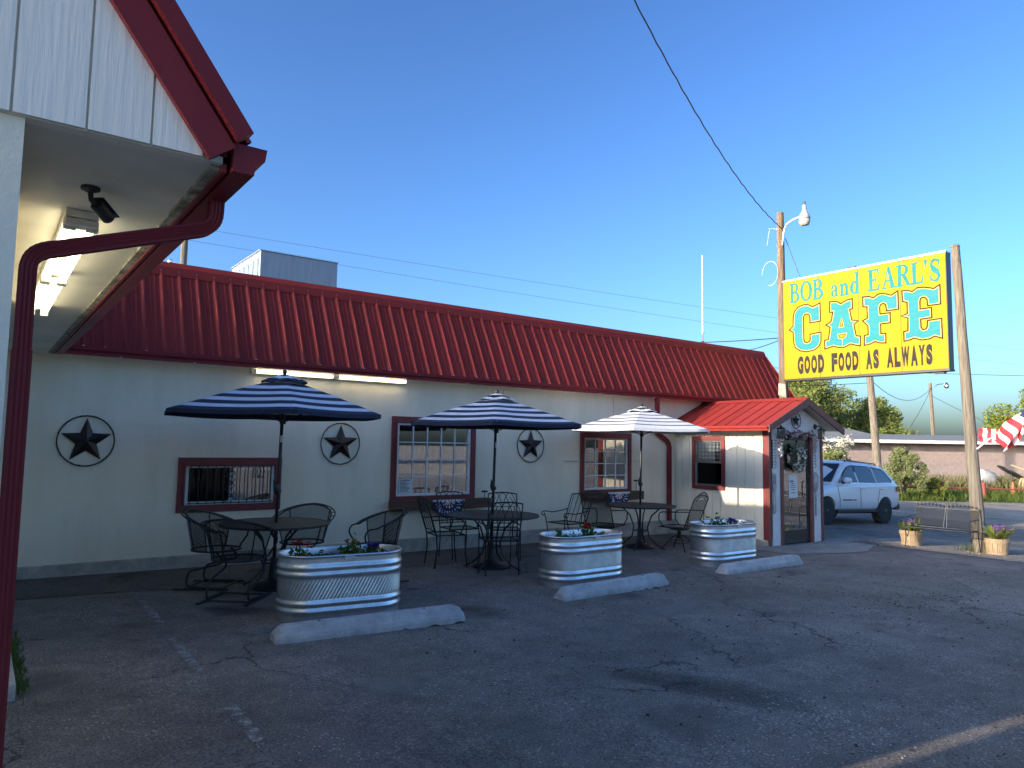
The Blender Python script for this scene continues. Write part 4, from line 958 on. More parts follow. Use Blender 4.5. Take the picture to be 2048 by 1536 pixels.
# bold lower line: each word set in the built-in font and fattened
def word(txt,u0,u1,z0,z1,bold):
    for i,ch in enumerate(txt):
        cu=bpy.data.curves.new('word','FONT'); cu.body=ch; cu.offset=bold; cu.resolution_u=4; cu.fill_mode='FRONT'
        ob=bpy.data.objects.new('tmp',cu); COL.objects.link(ob); dg=bpy.context.evaluated_depsgraph_get(); dg.update()
        me=bpy.data.meshes.new_from_object(ob.evaluated_get(dg)); bpy.data.objects.remove(ob); bpy.data.curves.remove(cu)
        co=np.array([v.co[:] for v in me.vertices]); lo=co.min(0); hi=co.max(0); n=len(txt)
        wts=[{'W':1.25,'A':1.05}.get(c,.95) for c in txt]; tot=sum(wts); a=u0+(u1-u0)*sum(wts[:i])/tot; b=u0+(u1-u0)*(sum(wts[:i])+wts[i]*.87)/tot
        V=[]
        for p in co:
            u=a+(b-a)*(p[0]-lo[0])/(hi[0]-lo[0]); v=z0+(z1-z0)*(p[1]-lo[1])/(hi[1]-lo[1]); V.append((SX-.0098,SY-u,SZ+v))
        me2=bpy.data.meshes.new('bold_letter'); me2.from_pydata(V,[],[tuple(p.vertices) for p in me.polygons]); me2.materials.append(M['greytxt']); me2.update(); bpy.data.meshes.remove(me)
        place('bold_letter',me2,sg,True)
for w_,u0,u1 in (('GOOD',.362,1.04),('FOOD',1.192,1.83),('AS',1.972,2.27),('ALWAYS',2.415,3.34)): word(w_,u0,u1,.125,.545,.07)

# poles that carry the sign
def wpole(name,label,pts,rs,mt,n=14,group='wooden poles'):
    b=Vector(pts[0]); t=thing(name,label,'pole',b,0,group); q=MB()
    P_=[Vector(p)-b for p in pts]; F=[];Q=[]
    for i in range(len(P_)-1):
        for k in range(6): F.append(P_[i].lerp(P_[i+1],k/6)+Vector((random.uniform(-.006,.006),random.uniform(-.006,.006),0))); Q.append(rs[i]+(rs[i+1]-rs[i])*k/6+random.uniform(-.002,.002))
    F.append(P_[-1]); Q.append(rs[-1]); q.tube(F,Q,n); q.obj('shaft',mt,t,smooth=False); return t
pl=wpole('utility_pole','tall wooden pole with yard lamp at the left edge of the yellow sign',[(15.45,-.33,-.3),(15.43,-.3,3.2),(15.42,-.28,7.38)],[.125,.105,.082],M['pole'])
A_=Vector((15.45,-.33,-.3))
q=MB(); q.tube([p-A_ for p in smoothpath([Vector((15.38,-.36,6.55)),Vector((15.36,-.42,6.95)),Vector((15.36,-.55,7.09)),Vector((15.36,-.86,7.14))],6,.12)],.022,8); q.obj('lamp_arm',M['lightwhite'],pl,smooth=True)
lc=Vector((15.36,-.96,7.04))-A_
q=MB(); q.lathe([(.03,.36),(.045,.34),(.05,.22),(.075,.17),(.13,.06),(.13,.0)],18,lc); q.obj('lamp_head',mat('grey_lamp_housing',(.42,.43,.43),(.34,.35,.35),9.,.5),pl,smooth=True)
q=MB(); q.lathe([(.125,.0),(.13,-.05),(.10,-.13),(.03,-.15)],18,lc); q.obj('lamp_refractor',mat('milky_lens',(.55,.54,.46),(.45,.44,.38),8.,.3),pl,smooth=True)
q=MB(); q.lathe([(.018,.36),(.03,.37),(.03,.42),(.01,.44)],10,lc); q.obj('photocell',M['black'],pl)
q=MB(); q.tube([Vector((15.30,-.30,6.95))-A_,Vector((15.25,-.1,7.0))-A_,Vector((15.28,.0,6.6))-A_],.005,6); q.obj('hanging_wire',M['conduit'],pl)
q=MB(); q.tube([Vector((15.3,-.06+.22*math.cos(a/3),5.9+.3*math.sin(a/3)))-A_ for a in range(16)],.005,5); q.obj('hanging_wire',M['conduit'],pl)
q=MB(); q.prism([(-.09,.02),(.12,-.06),(.10,.26),(-.08,.30)],lambda u,v,w:(15.30+w-A_.x,-.33-u-A_.y,2.90+v-A_.z),.02); q.obj('flashing',mat('grey_flashing',(.42,.38,.33),(.25,.22,.18),7.,.8,bump=.4),pl)
pr=wpole('sign_post','weathered grey post at the right end of the yellow sign, flag bracket on it',[(15.45,-4.40,-.35),(15.44,-4.28,2.2),(15.42,-4.15,5.74)],[.125,.105,.078],M['pole2'])
q=MB(); q.lathe([(.09,0),(.075,.04),(.03,.06)],9,Vector((15.42,-4.15,5.70))-Vector((15.45,-4.40,-.35))); q.obj('split_top',M['pole2'],pr)

# flag on its staff
fl=thing('flag','american flag drooping from an angled staff on the grey sign post','flag',(15.42,-4.33,1.63))
o0=Vector((0,0,0)); fd=Vector((0,-.745,.667)).normalized()
q=MB(); q.tube([fd*.0,fd*.42],.016,8); q.obj('staff_base',M['flagwhite'],fl,smooth=True)
q=MB(); q.tube([fd*.42,fd*2.1],.013,8); q.obj('staff',M['brass'],fl,smooth=True)
q=MB(); q.bar((0,.05,-.05),(0,.02,.04),.05,.05); q.lathe([(.024,0),(.024,.07)],10,(0,0,0),fd); q.obj('bracket',M['silver'],fl)
m=MB(); ns,nw=13,22
def fp(s,w):
    # s along the staff (fly width, stripes), w down the hoist: cloth hangs in folds
    a=fd*(.50+1.25*s); sag=Vector((.05*math.sin(s*17+w*3),-.16*w+.05*math.sin(w*7+s*5),-.34*w-.05*math.sin(s*9)*w))
    return a+sag+Vector((-.04+.05*math.sin(w*9+s*21)*w,0,0))
for i in range(ns*3):
    for j in range(nw):
        s0,s1,w0,w1=i/(ns*3),(i+1)/(ns*3),j/nw,(j+1)/nw
        m.m=(0 if (i//3)%2==0 else 1)
        if i>=18 and w0<.35: m.m=2
        m.add([fp(s0,w0),fp(s1,w0),fp(s1,w1),fp(s0,w1)],[(0,1,2,3)])
m.obj('cloth',[M['flagred'],M['flagwhite'],M['flagblue']],fl,smooth=True)
m=MB()
def fq(s,w): return fd*.52+Vector((.02*math.sin(9*w),.36*s+.0,.10-.02*s-.26*w+.05*s))
for i in range(10):
    for j in range(5):
        m.m=(i//2)%2; m.add([fq(i/10-.25,j/5),fq((i+1)/10-.25,j/5),fq((i+1)/10-.25,(j+1)/5),fq(i/10-.25,(j+1)/5)],[(0,1,2,3)])
m.obj('folded_corner',[M['flagred'],M['flagwhite']],fl)

# ------------------------------------------------------------------ overhead wires
def wire(label,a,b,sag,r=.012,n=28,twist=0,dark=True):
    a=Vector(a); b=Vector(b); q=MB(); t=thing('overhead_wire',label,'wire',a,0,'overhead wires')
    P_=[]
    for i in range(n+1):
        s=i/n; p=a.lerp(b,s)-a; p.z-=sag*4*s*(1-s); P_.append(p)
        if twist: P_[-1]+=Vector((0,0,twist*math.sin(i*2.4)))
    q.tube(P_,r,5); q.obj('cable',M['black'] if dark else M['wiregrey'],t); return t
wire('twisted black cable from the top edge to the lamp pole',(3.0,-5.0,9.25),(15.35,-.35,6.98),.8,.011,60,.012)
wire('short black cable dropping from the lamp pole behind the sign',(15.5,-.36,6.75),(15.95,-.95,4.6),.05,.010)
wire('upper of the two thin lines crossing the sky behind the roof',(-6,18.3,9.4),(60,9.2,9.0),.35,.006,40,0,False)
wire('lower of the two thin lines crossing the sky behind the roof',(-6,18.3,9.05),(60,9.2,7.9),.35,.006,40,0,False)
wire('black service cable from the roof to the lamp pole, upper',(13.6,3.2,4.38),(15.5,-.2,4.32),.06,.012)
wire('black service cable from the roof to the lamp pole, lower',(15.1,.9,4.02),(15.5,-.2,4.28),.05,.012)
wire('long thin line across the sky right of the yellow sign',(46,30,8.6),(80,4.5,8.0),.2,.02)
wire('sagging line between the two far poles',(35.75,7.9,5.2),(55.2,13.3,6.2),1.0,.016)
wire('guy line falling left from the farthest pole',(55.2,13.3,6.2),(46,11.5,2.0),.3,.014)
wire('guy line falling right from the farthest pole',(55.3,13.3,5.6),(60,7.5,2.2),.3,.014)
wire('thin line passing behind the blossom tree to the near far pole',(17,20,5.2),(35.8,7.9,5.0),.5,.014)

# ------------------------------------------------------------------ far things beyond the road
pA=wpole('utility_pole','weathered pole behind the white car',[(36.45,7.9,-.6),(36.1,7.9,2.5),(35.65,7.92,6.2)],[.20,.18,.15],M['pole2'],10)
pB=wpole('utility_pole','thin far pole with a small yard lamp',[(55.75,13.4,-.6),(55.5,13.4,3.),(55.15,13.36,6.55)],[.17,.15,.12],M['pole2'],8)
q=MB(); q.tube(smoothpath([(-.55,-.05,6.6),(-.3,-.4,7.05),(.2,-.75,7.1)],4,.2),.03,6); q.obj('lamp_arm',M['silver'],pB)
q=MB(); q.lathe([(.05,.1),(.17,-.1),(.17,-.2),(.12,-.32),(.03,-.34)],10,(.25,-.8,7.1)); q.obj('lamp_head',M['silver'],pB)
ZG=-.49
# pink block building: wall from A to B
PA=Vector((39.3,13.3,ZG)); PBv=Vector((55.0,1.6,ZG)); ud=(PBv-PA).normalized(); un=Vector((ud.y,-ud.x,0)); LW=(PBv-PA).length
if un.dot(Vector((-40,-20,0)))<0: un=-un
bl=thing('block_building','low pink painted block building with barred windows across the road','building',(PA+PBv)/2)
def pk(u,d,z): 
    p=PA+ud*u+un*d; return (p.x,p.y,ZG+z)
def pbox(m,u0,u1,d0,d1,z0,z1):
    P_=[pk(u0,d0,z0),pk(u1,d0,z0),pk(u1,d1,z0),pk(u0,d1,z0),pk(u0,d0,z1),pk(u1,d0,z1),pk(u1,d1,z1),pk(u0,d1,z1)]
    m.add(P_,[(0,3,2,1),(4,5,6,7),(0,1,5,4),(1,2,6,5),(2,3,7,6),(3,0,4,7)])
WN=[(5.05,6.15,1.0,1.95),(13.55,14.65,.95,1.9)]
m=MB(); wall_holes(m,0,LW,0,2.55,WN,-.3,-.02,fn=lambda a,b,c,d,e,f:pbox(m,a,b,c,d,e,f)); pbox(m,0,.3,-7,-.3,0,2.55); m.obj('wall',M['pink'],bl,world=True)
# blocks laid in courses, slightly proud, joints recessed
def blockmesh(w):
    q=MB(); q.box(.006,w-.006,-.0,.022,.006,.194); return q.mesh('block',M['pink'])
bmf=blockmesh(.40); rotb=Matrix((ud,un,Vector((0,0,1)))).transposed().to_4x4(); nbk=0
for r_ in range(12):
    z=r_*.2+.1; c0=.0 if r_%2 else .2; u=c0
    while u+.4<LW and u<LW-.4:
        if not any(u<w[1] and u+.4>w[0] and z<w[3] and z+.2>w[2] for w in WN) and 2.3<z+2.2 and nbk<300 and u<LW and z>.7:
            o=bpy.data.objects.new('block',bmf); COL.objects.link(o); o.parent=bl
            o.matrix_basis=Matrix.Translation(Vector(pk(u,-.02,z))-bl.location)@rotb; nbk+=1
        u+=.4
for w in WN:
    q=MB(); pbox(q,w[0],w[1],-.28,-.25,w[2],w[3]); q.obj('window',M['screen'],bl,world=True)
    for k in range(8):
        q=MB(); u=w[0]+.07+k*(w[1]-w[0]-.14)/7; pbox(q,u-.018,u+.018,-.12,-.09,w[2],w[3]); q.obj('window_bar',M['white'],bl,world=True)
m=MB(); pbox(m,-.6,LW+.5,-7.4,.75,2.56,2.66); m.obj('eave',M['pinkdark'],bl,world=True)
m=MB(); pbox(m,-.62,LW+.52,.7,.78,2.56,2.74); m.obj('fascia',M['flagwhite'],bl,world=True)
def roofslab(m,u0,u1,d0,d1,z0,um,dm,z1):
    m.add([pk(u0,d0,z0),pk(u1,d0,z0),pk(u1,d1,z0),pk(u0,d1,z0),pk(u0+um,(d0+d1)/2,z1),pk(u1-um,(d0+d1)/2,z1)],[(0,1,5,4),(1,2,5),(2,3,4,5),(3,0,4),(3,2,1,0)])
m=MB(); roofslab(m,-.6,LW+.5,.76,-8,2.745,3.,4.,3.15); roofslab(m,-.5,5.6,-2.,-11,2.9,2.2,4.5,3.95); m.obj('roof',M['greyroof'],bl,world=True)
# junk along the wall
t=thing('white_tank','white round tank lying with a black lid by the pink wall','tank',(41.2,4.7,ZG))
q=MB(); q.lathe([(.05,-.45),(.30,-.42),(.36,-.3),(.36,.28),(.32,.34)],20,(-.2,.1,.85),(ud.x*.8,ud.y*.8,-.25)); q.obj('drum',mat('dull_white_tank',(.40,.40,.39),(.3,.3,.29),5.,.6),t,smooth=True)
q=MB(); q.lathe([(.0,0),(.7,.05),(.72,.09),(.0,.16)],22,(1.05,-.65,1.15),(-.25,.35,-.7)); q.obj('lid',M['black'],t,smooth=True)
q=MB(); q.tube([(.9,-.6,0),(1.0,-.6,1.1)],.05,6); q.obj('leg',M['iron'],t)
t=thing('straw_bundle','tan folded cushion leaning in the weeds by the pink wall','cushion',(42.2,3.4,ZG)); q=MB(); q.lathe([(.1,.0),(.38,.2),(.42,.55),(.3,.85),(.05,.95)],12); q.obj('cushion',mat('straw',(.55,.42,.26),(.4,.28,.16),6.,.9),t,smooth=True)
t=thing('orange_cone','orange traffic cone in the weeds','cone',(40.3,3.4,ZG)); q=MB(); q.lathe([(.14,0),(.14,.03),(.12,.03),(.03,.72),(.02,.72)],12); q.obj('cone_body',mat('orange_plastic',(.60,.13,.06),None,6.,.6),t)
t=thing('leaning_pole','thin pale pole leaning across the weeds','pole',(40.2,-.2,ZG)); q=MB(); q.tube([(0,0,.2),(-2.1,2.9,1.55)],.035,6); q.obj('pole_shaft',M['brass'],t)
t=thing('trellis','bare timber trellis frame against the pink wall','frame',pk(15.2,.3,0)); q=MB()
for a,b in (((0,0,0),(-.35,.3,2.3)),((.2,0,2.3),(1.6,-.9,.4)),((.3,-.2,2.0),(2.6,-2,2.0)),((.4,-.3,1.55),(2.6,-2,1.55))): q.tube([a,b],.04,6)
q.obj('rails',M['pole2'],t)
# low red pipe rail
FA=Vector((32.0,5.8,ZG)); FB=Vector((40.5,-.55,ZG)); fdv=(FB-FA)
fe=thing('pipe_rail','low red pipe rail with short posts along the weedy verge','fence',FA)
q=MB(); q.tube([fdv*(i/20)+Vector((0,0,.52+.02*math.sin(i))) for i in range(21)],.035,6); q.obj('rail',M['redpost'],fe)
for s in (.05,.265,.44,.62,.80,.97):
    q=MB(); p=fdv*s; q.lathe([(.12,-.1),(.115,.78),(.06,.82)],8,p); q.obj('post',M['redpost'],fe)

# ------------------------------------------------------------------ trees and shrubs
def blob(n,c,r,shell=.55):
    d=rng.normal(size=(n,3)); d/=np.linalg.norm(d,axis=1)[:,None]; rr=(shell+(1-shell)*rng.random(n)**.6)*1.0
    return np.array(c)+d*rr[:,None]*np.array(r)
def tree(name,label,loc,h,w,lm,n,size,seed,trunk=.3,clusters=46,base=.25,cat='tree',group='trees and shrubs beyond the road'):
    global rng; rng=np.random.default_rng(seed); random.seed(seed)
    t=thing(name,label,cat,loc,0,group); q=MB()
    q.tube([(0,0,-.2),(.05*w,.02*w,h*.2),(-.02*w,.03*w,h*.45),(.0,0,h*.8)],[trunk,trunk*.8,trunk*.55,trunk*.15],8)
    cs=[]
    for k in range(clusters):
        a=rng.uniform(0,6.283); zz=rng.uniform(base,1.0); prof=math.sin(min(1,max(.06,(zz-base)/(1-base)*.86+.14))*math.pi)**.6
        rad=w*.5*prof*rng.uniform(.35,1.0); c=(rad*math.cos(a),rad*math.sin(a),zz*h*rng.uniform(.92,1.02)); cs.append(c)
        q.tube([(0,0,h*rng.uniform(.15,.5)),(c[0]*.5,c[1]*.5,c[2]*.75),c],[trunk*.22,trunk*.12,trunk*.03],4)
    q.obj('trunk',M['bark'],t)
    per=n//clusters; P_=[blob(per,c,np.array([.17*w,.17*w,.11*h])*rng.uniform(.55,1.15),.25) for c in cs]
    leafcloud(np.concatenate(P_),size,lm,'crown',t,asp=.55); return t
tA=tree('leafy_tree','large leafy tree behind the porch roof and far pole',(46.5,18.5,ZG),7.4,9.0,M['leafA'],46000,.20,3,clusters=110,base=.08)
tree('leafy_tree','smaller leafy tree right of the far pole beyond the pink roof',(52.5,16.2,ZG),5.6,5.8,M['leafA'],24000,.20,5,clusters=64,base=.15)
tree('leafy_tree','bright green tree above the pink building behind the flag',(57.0,7.2,ZG),6.1,6.2,M['leafB'],26000,.22,8,clusters=50,base=.12)
tree('leafy_tree','bright green tree at the right edge of the photo',(60.0,3.6,ZG),6.6,7.0,M['leafB'],26000,.22,9,clusters=50,base=.12)
bb=tree('blossom_shrub','tall pale green shrub with white blossom behind the white car',(35.2,11.0,ZG),3.0,3.6,M['leafC'],14000,.13,12,.09,40,.03,'shrub')
leafcloud(np.concatenate([blob(110,(rng.uniform(.1,1.7),rng.uniform(-1.7,-.2),rng.uniform(1.0,2.6)),(.45,.45,.35),.1) for k in range(16)]),.11,M['blossom'],'blossom',bb,asp=.8)
tree('blossom_shrub','dense green shrub close behind the porch gable',(31.5,13.2,ZG),4.4,4.4,M['leafA'],18000,.15,14,.1,40,.03,'shrub')
tree('roadside_shrub','yellow green feathery shrub in front of the pink wall',(32.6,4.9,ZG),2.15,1.75,M['leafC'],7000,.10,15,.05,36,.02,'shrub')
tree('roadside_shrub','small green bush at the foot of the feathery shrub',(33.6,4.1,ZG),.95,.9,M['leafB'],2200,.09,16,.03,20,.02,'shrub')
# trees added across the street, out of view, for glass and tanks to mirror
for i,(x,y,s) in enumerate(((14,-62,1.),(30,-58,1.15),(48,-55,.95))):
    c=dup(tA,(x,y,-.3),i*1.9,('added leafy tree across the street behind the camera','added broad leafy tree across the street, middle one','added leafy tree across the street, far right one')[i]); c.scale=(s,s,s)
rng=np.random.default_rng(21); random.seed(21)
# verge grass and weeds: one mass
def blades(name,pts,h,wd,lm,label,cat):
    pts=np.asarray(pts); n=len(pts); a=rng.uniform(0,6.283,n); lean=rng.normal(size=(n,2))*.35*h[:,None]
    d=np.stack([np.cos(a),np.sin(a),np.zeros(n)],1)*wd[:,None]; top=pts+np.stack([lean[:,0],lean[:,1],h],1)
    mid=pts+np.stack([lean[:,0]*.4,lean[:,1]*.4,h*.6],1)
    V=np.stack([pts-d*.5,pts+d*.5,mid+d*.35,top,mid-d*.35],1).reshape(-1,3)
    me=bpy.data.meshes.new(name); me.vertices.add(n*5); me.vertices.foreach_set('co',V.ravel()); me.loops.add(n*5); me.loops.foreach_set('vertex_index',np.arange(n*5)); me.polygons.add(n); me.polygons.foreach_set('loop_start',np.arange(0,n*5,5)); me.materials.append(lm); me.update(calc_edges=True); me.validate()
    o=place(name,me); return tag(o,label,cat,kind='stuff')
def verge(n,s0,s1,d0,d1):
    s=rng.uniform(s0,s1,n); d=d0+(d1-d0)*rng.random(n); p=np.array([FA.x,FA.y])+np.outer(s,[fdv.x,fdv.y])+np.outer(d,[-un.x,-un.y]); return np.stack([p[:,0],p[:,1],np.full(n,ZG-.02)],1)
g=verge(26000,-.9,1.5,-1.1,7.5); blades('verge_grass',g,rng.uniform(.12,.42,len(g)),rng.uniform(.02,.045,len(g)),M['grass'],'green grass along the far side of the road','grass')
g=verge(9000,-.2,1.5,3.5,9.0); blades('tall_weeds',g,rng.uniform(.35,1.05,len(g)),rng.uniform(.02,.05,len(g)),M['dryweed'],'tall dry weeds along the pink wall','weeds')

# ------------------------------------------------------------------ white car
def make_car():
    t=thing('parked_car','white sport utility car with black wheels parked beyond the porch','car')
    # stations along x (front +): half widths and heights
    ST=[(-2.40,.55,.80,1.02,.80),(-2.36,.50,.88,1.06,.86),(-2.15,.42,.94,1.16,.90),(-1.6,.40,.965,1.17,.915),(-.8,.385,.97,1.145,.92),(0,.385,.97,1.12,.92),(.6,.385,.97,1.10,.915),(.95,.385,.97,1.10,.90),(1.5,.40,.965,1.085,.86),(2.0,.42,.945,1.04,.80),(2.25,.44,.88,.99,.72),(2.38,.47,.76,.90,.62),(2.42,.50,.70,.80,.58)]
    def sec(s):
        x,zb,w,zt,wt=s
        return [(x,0,zb),(x,w*.86,zb),(x,w*.955,zb+.06),(x,w,zb+.24),(x,w*.995,zb+(zt-zb)*.62),(x,w*.975,zt-.10),(x,wt+.03,zt-.02),(x,wt-.02,zt+.012),(x,wt*.6,zt+.045),(x,0,zt+.055)]
    m=MB(); rows=[]
    for s in ST:
        h=sec(s); full=[(a,-b,c) for a,b,c in h[:0:-1]]+h if False else h+[(a,-b,c) for a,b,c in h[-2:0:-1]]
        rows.append([len(m.v)+i for i in range(len(full))]); m.v.extend(full)
    for r0_,r1 in zip(rows[:-1],rows[1:]):
        n=len(r0_)
        for k in range(n): m.face((r0_[k],r1[k],r1[(k+1)%n],r0_[(k+1)%n]))
    m.face(rows[0]); m.face(rows[-1][::-1])
    lo=m.obj('body',M['carpaint'],t,auto=True)
    sub=lo.modifiers.new('s','SUBSURF'); sub.levels=2; sub.render_levels=2
    cut=[]
    for x in (-1.44,1.475):
        for s in (-1,1):
            c=MB(); c.lathe([(.425,-.2),(.425,.36)],40,(x,s*.8,.38),(0,s,0)); o=c.obj('cut',M['plasticblack']); cut.append(o)
            b=lo.modifiers.new('b','BOOLEAN'); b.object=o; b.operation='DIFFERENCE'; b.solver='EXACT'
    dg=bpy.context.evaluated_depsgraph_get(); dg.update()
    me=bpy.data.meshes.new_from_object(lo.evaluated_get(dg)); lo.modifiers.clear(); lo.data=me; me.polygons.foreach_set('use_smooth',[True]*len(me.polygons))
    try: me.set_sharp_from_angle(angle=R(32))
    except Exception: pass
    for o in cut: bpy.data.objects.remove(o)
    # greenhouse
    RO=[(-2.30,1.14,1.14),(-2.22,1.16,1.20),(-1.82,1.165,1.60),(-1.60,1.165,1.665),(-.9,1.15,1.735),(-.2,1.13,1.755),(.10,1.12,1.745),(.32,1.115,1.70),(.62,1.11,1.50),(1.08,1.105,1.14)]
    def roofz(x):
        for a,b in zip(RO[:-1],RO[1:]):
            if a[0]<=x<=b[0]: k=(x-a[0])/(b[0]-a[0]); return a[2]+(b[2]-a[2])*k
        return RO[0][2]
    def yw(x,z): 
        zb=1.10; k=max(0,(z-zb)/.64); e=.05*max(0,(-1.3-x))+.10*max(0,(x-.5)); return .905-.20*k**1.15-e
    m=MB(); rows=[]
    for (x,zb,zr_) in RO:
        h=[(x,yw(x,zb-.05)+.0,zb-.06)]
        for k in (.0,.35,.7,.92): z=zb+(zr_-zb)*k; h.append((x,yw(x,z),z))
        h+=[(x,yw(x,zr_)-.07,zr_+.012),(x,.3,zr_+.03),(x,0,zr_+.034)]
        full=h+[(a,-b,c) for a,b,c in h[-2::-1]]
        rows.append([len(m.v)+i for i in range(len(full))]); m.v.extend(full)
    for r0_,r1 in zip(rows[:-1],rows[1:]):
        for k in range(len(r0_)-1): m.face((r0_[k],r1[k],r1[k+1],r0_[k+1]))
    m.face(rows[0]); m.face(rows[-1][::-1]); m.obj('cabin',M['carpaint'],t,auto=True)
    # side glass follows the cabin side
    def sideglass(name,poly,s,mt,off):
        q=MB(); P_=[(x,s*(yw(x,z)+off),z) for x,z in poly]; b=q.add(P_,[tuple(range(len(P_)))]); q.obj(name,mt,t)
    DLO=[(.83,1.16),(.52,1.46),(.30,1.60),(.05,1.665),(-.9,1.655),(-1.55,1.60),(-1.72,1.53),(-2.02,1.26),(-1.95,1.215)]
    for s in (-1,1):
        sideglass('window_surround',DLO,s,M['plasticblack'],.006)
        sideglass('side_window',[(.74,1.185),(.50,1.43),(.28,1.57),(.06,1.635),(-.02,1.637),(-.09,1.19)],s,M['carglassb'],.012)
        sideglass('side_window',[(-.17,1.19),(-.09,1.637),(-.78,1.63),(-.98,1.60),(-1.06,1.195)],s,M['carglassb'],.012)
        sideglass('side_window',[(-1.14,1.20),(-1.06,1.605),(-1.52,1.565),(-1.67,1.51),(-1.93,1.25),(-1.88,1.22)],s,M['carglassb'],.012)
        # mirror, handles, door seams, badge
        q=MB(); q.grid(lambda u,v:(.62+.07*math.cos(v*math.pi-H)*math.sin(u*6.283)*1.3,s*(1.02+.125*math.sin(v*math.pi-H)),1.235+.095*math.cos(v*math.pi-H)*math.cos(u*6.283)),14,8,True); q.obj('mirror',M['carpaint'],t,smooth=True)
        q=MB(); q.bar((.64,s*.88,1.16),(.64,s*.98,1.18),.09,.05); q.obj('mirror_foot',M['plasticblack'],t)
        for x in (-.02-.22,-1.05-.2):
            q=MB(); q.tube([(x-.12,s*.955,1.025),(x-.08,s*.985,1.03),(x+.08,s*.985,1.03),(x+.12,s*.955,1.03)],.016,8); q.obj('door_handle',M['carpaint'],t,smooth=True)
        q=MB(); q.bar((.75,s*.972,.70),(.30,s*.972,.70),.012,.03); q.bar((.24,s*.972,.70),(.10,s*.972,.70),.012,.03); q.obj('door_badge',M['plasticblack'],t)
        q=MB()
        for x,x2 in ((.95,.90),(-.13,-.13),(-1.12,-1.02)): q.tube([(x,s*.930,1.09),(x,s*.958,.95),(x2,s*.972,.72),(x2,s*.970,.50)],.005,4)
        q.obj('door_seam',M['plasticblack'],t)
        q=MB(); q.tube([(-1.55,s*.60,1.705),(-1.45,s*.60,1.745),(.0,s*.61,1.80),(.12,s*.61,1.765)],.017,6); q.obj('roof_rail',M['plasticblack'],t)
        q=MB(); q.bar((.98,s*.945,.40),(-1.0,s*.945,.40),.03,.06); q.obj('sill_trim',M['plasticblack'],t)
        q=MB(); q.grid(lambda u,v:(-2.36+.28*u,s*(.875+.06*u+.012),.96+.15*v),4,3); q.obj('tail_light',M['redlens'],t)
        q=MB(); q.grid(lambda u,v:(2.05+.28*u,s*(.945-.14*u*u+.01),.84+.10*v),5,3); q.obj('headlight',M['lensglass'],t)
        for x in (-1.44,1.475):
            w=MB(); w.lathe([(.27,-.12),(.34,-.125),(.378,-.10),(.385,-.05),(.385,.05),(.378,.10),(.34,.125),(.27,.12)],36,(x,s*.835,.385),(0,s,0)); wo=w.obj('wheel',M['rubber'],t,auto=True)
            w=MB(); w.lathe([(.275,.10),(.262,.108),(.255,.06),(.0,.02)],32,(x,s*.835,.385),(0,s,0)); w.obj('rim',M['rimblack'],wo,auto=True)
            w=MB(); c=Vector((x,s*.94,.385))
            for k in range(5):
                for dd in (-.13,.13):
                    a=k*1.2566+.3; b2=a+dd; w.bar(c+Vector((.05*math.cos(a),0,.05*math.sin(a))),c+Vector((.258*math.cos(b2),-s*.004,.258*math.sin(b2))),.036,.03,(0,1,0))
            w.lathe([(.07,-.02),(.07,.015),(.03,.02)],16,c,(0,s,0)); w.obj('spokes',M['rimedge'],wo)
    # windscreen, tailgate glass, grille, bumpers, underside
    q=MB(); q.add([(1.04,-.80,1.165),(1.04,.80,1.165),(.365,.64,1.685),(.365,-.64,1.685)],[(0,1,2,3)]); o=q.obj('windscreen',M['carglassb'],t); o.location=(.022,0,.012)
    q=MB(); q.add([(-2.235,-.74,1.22),(-2.235,.74,1.22),(-1.84,.66,1.60),(-1.84,-.66,1.60)],[(0,3,2,1)]); o=q.obj('rear_window',M['carglassb'],t); o.location=(-.016,0,.014)
    q=MB(); q.box(-2.43,-2.15,-.86,.86,.42,.60); q.obj('rear_bumper',M['plasticblack'],t,bev=.04)
    q=MB(); q.box(2.18,2.44,-.70,.70,.40,.60); q.obj('front_bumper',M['plasticblack'],t,bev=.04)
    q=MB(); q.box(-2.1,2.1,-.62,.62,.30,.42); q.obj('underbody',M['plasticblack'],t)
    for k in range(7):
        q=MB(); q.box(2.405,2.43,-.48+k*.14,-.38+k*.14,.74,.86); q.obj('grille_slot',M['plasticblack'],t)
    return t
def carglassb():
    m,n,l,b=nt('dark_car_glass'); b.inputs['Base Color'].default_value=(.012,.015,.018,1); b.inputs['Roughness'].default_value=.03; b.inputs['IOR'].default_value=1.6; return m
M['carglassb']=carglassb(); M['rimedge']=mat('satin_black_alloy',(.05,.05,.052),(.03,.03,.032),6.,.3,metal=.7)
car=make_car(); car.location=(20.0,1.3,G(20.0)-.01); car.rotation_euler=(0,R(-2.0),R(177.5))
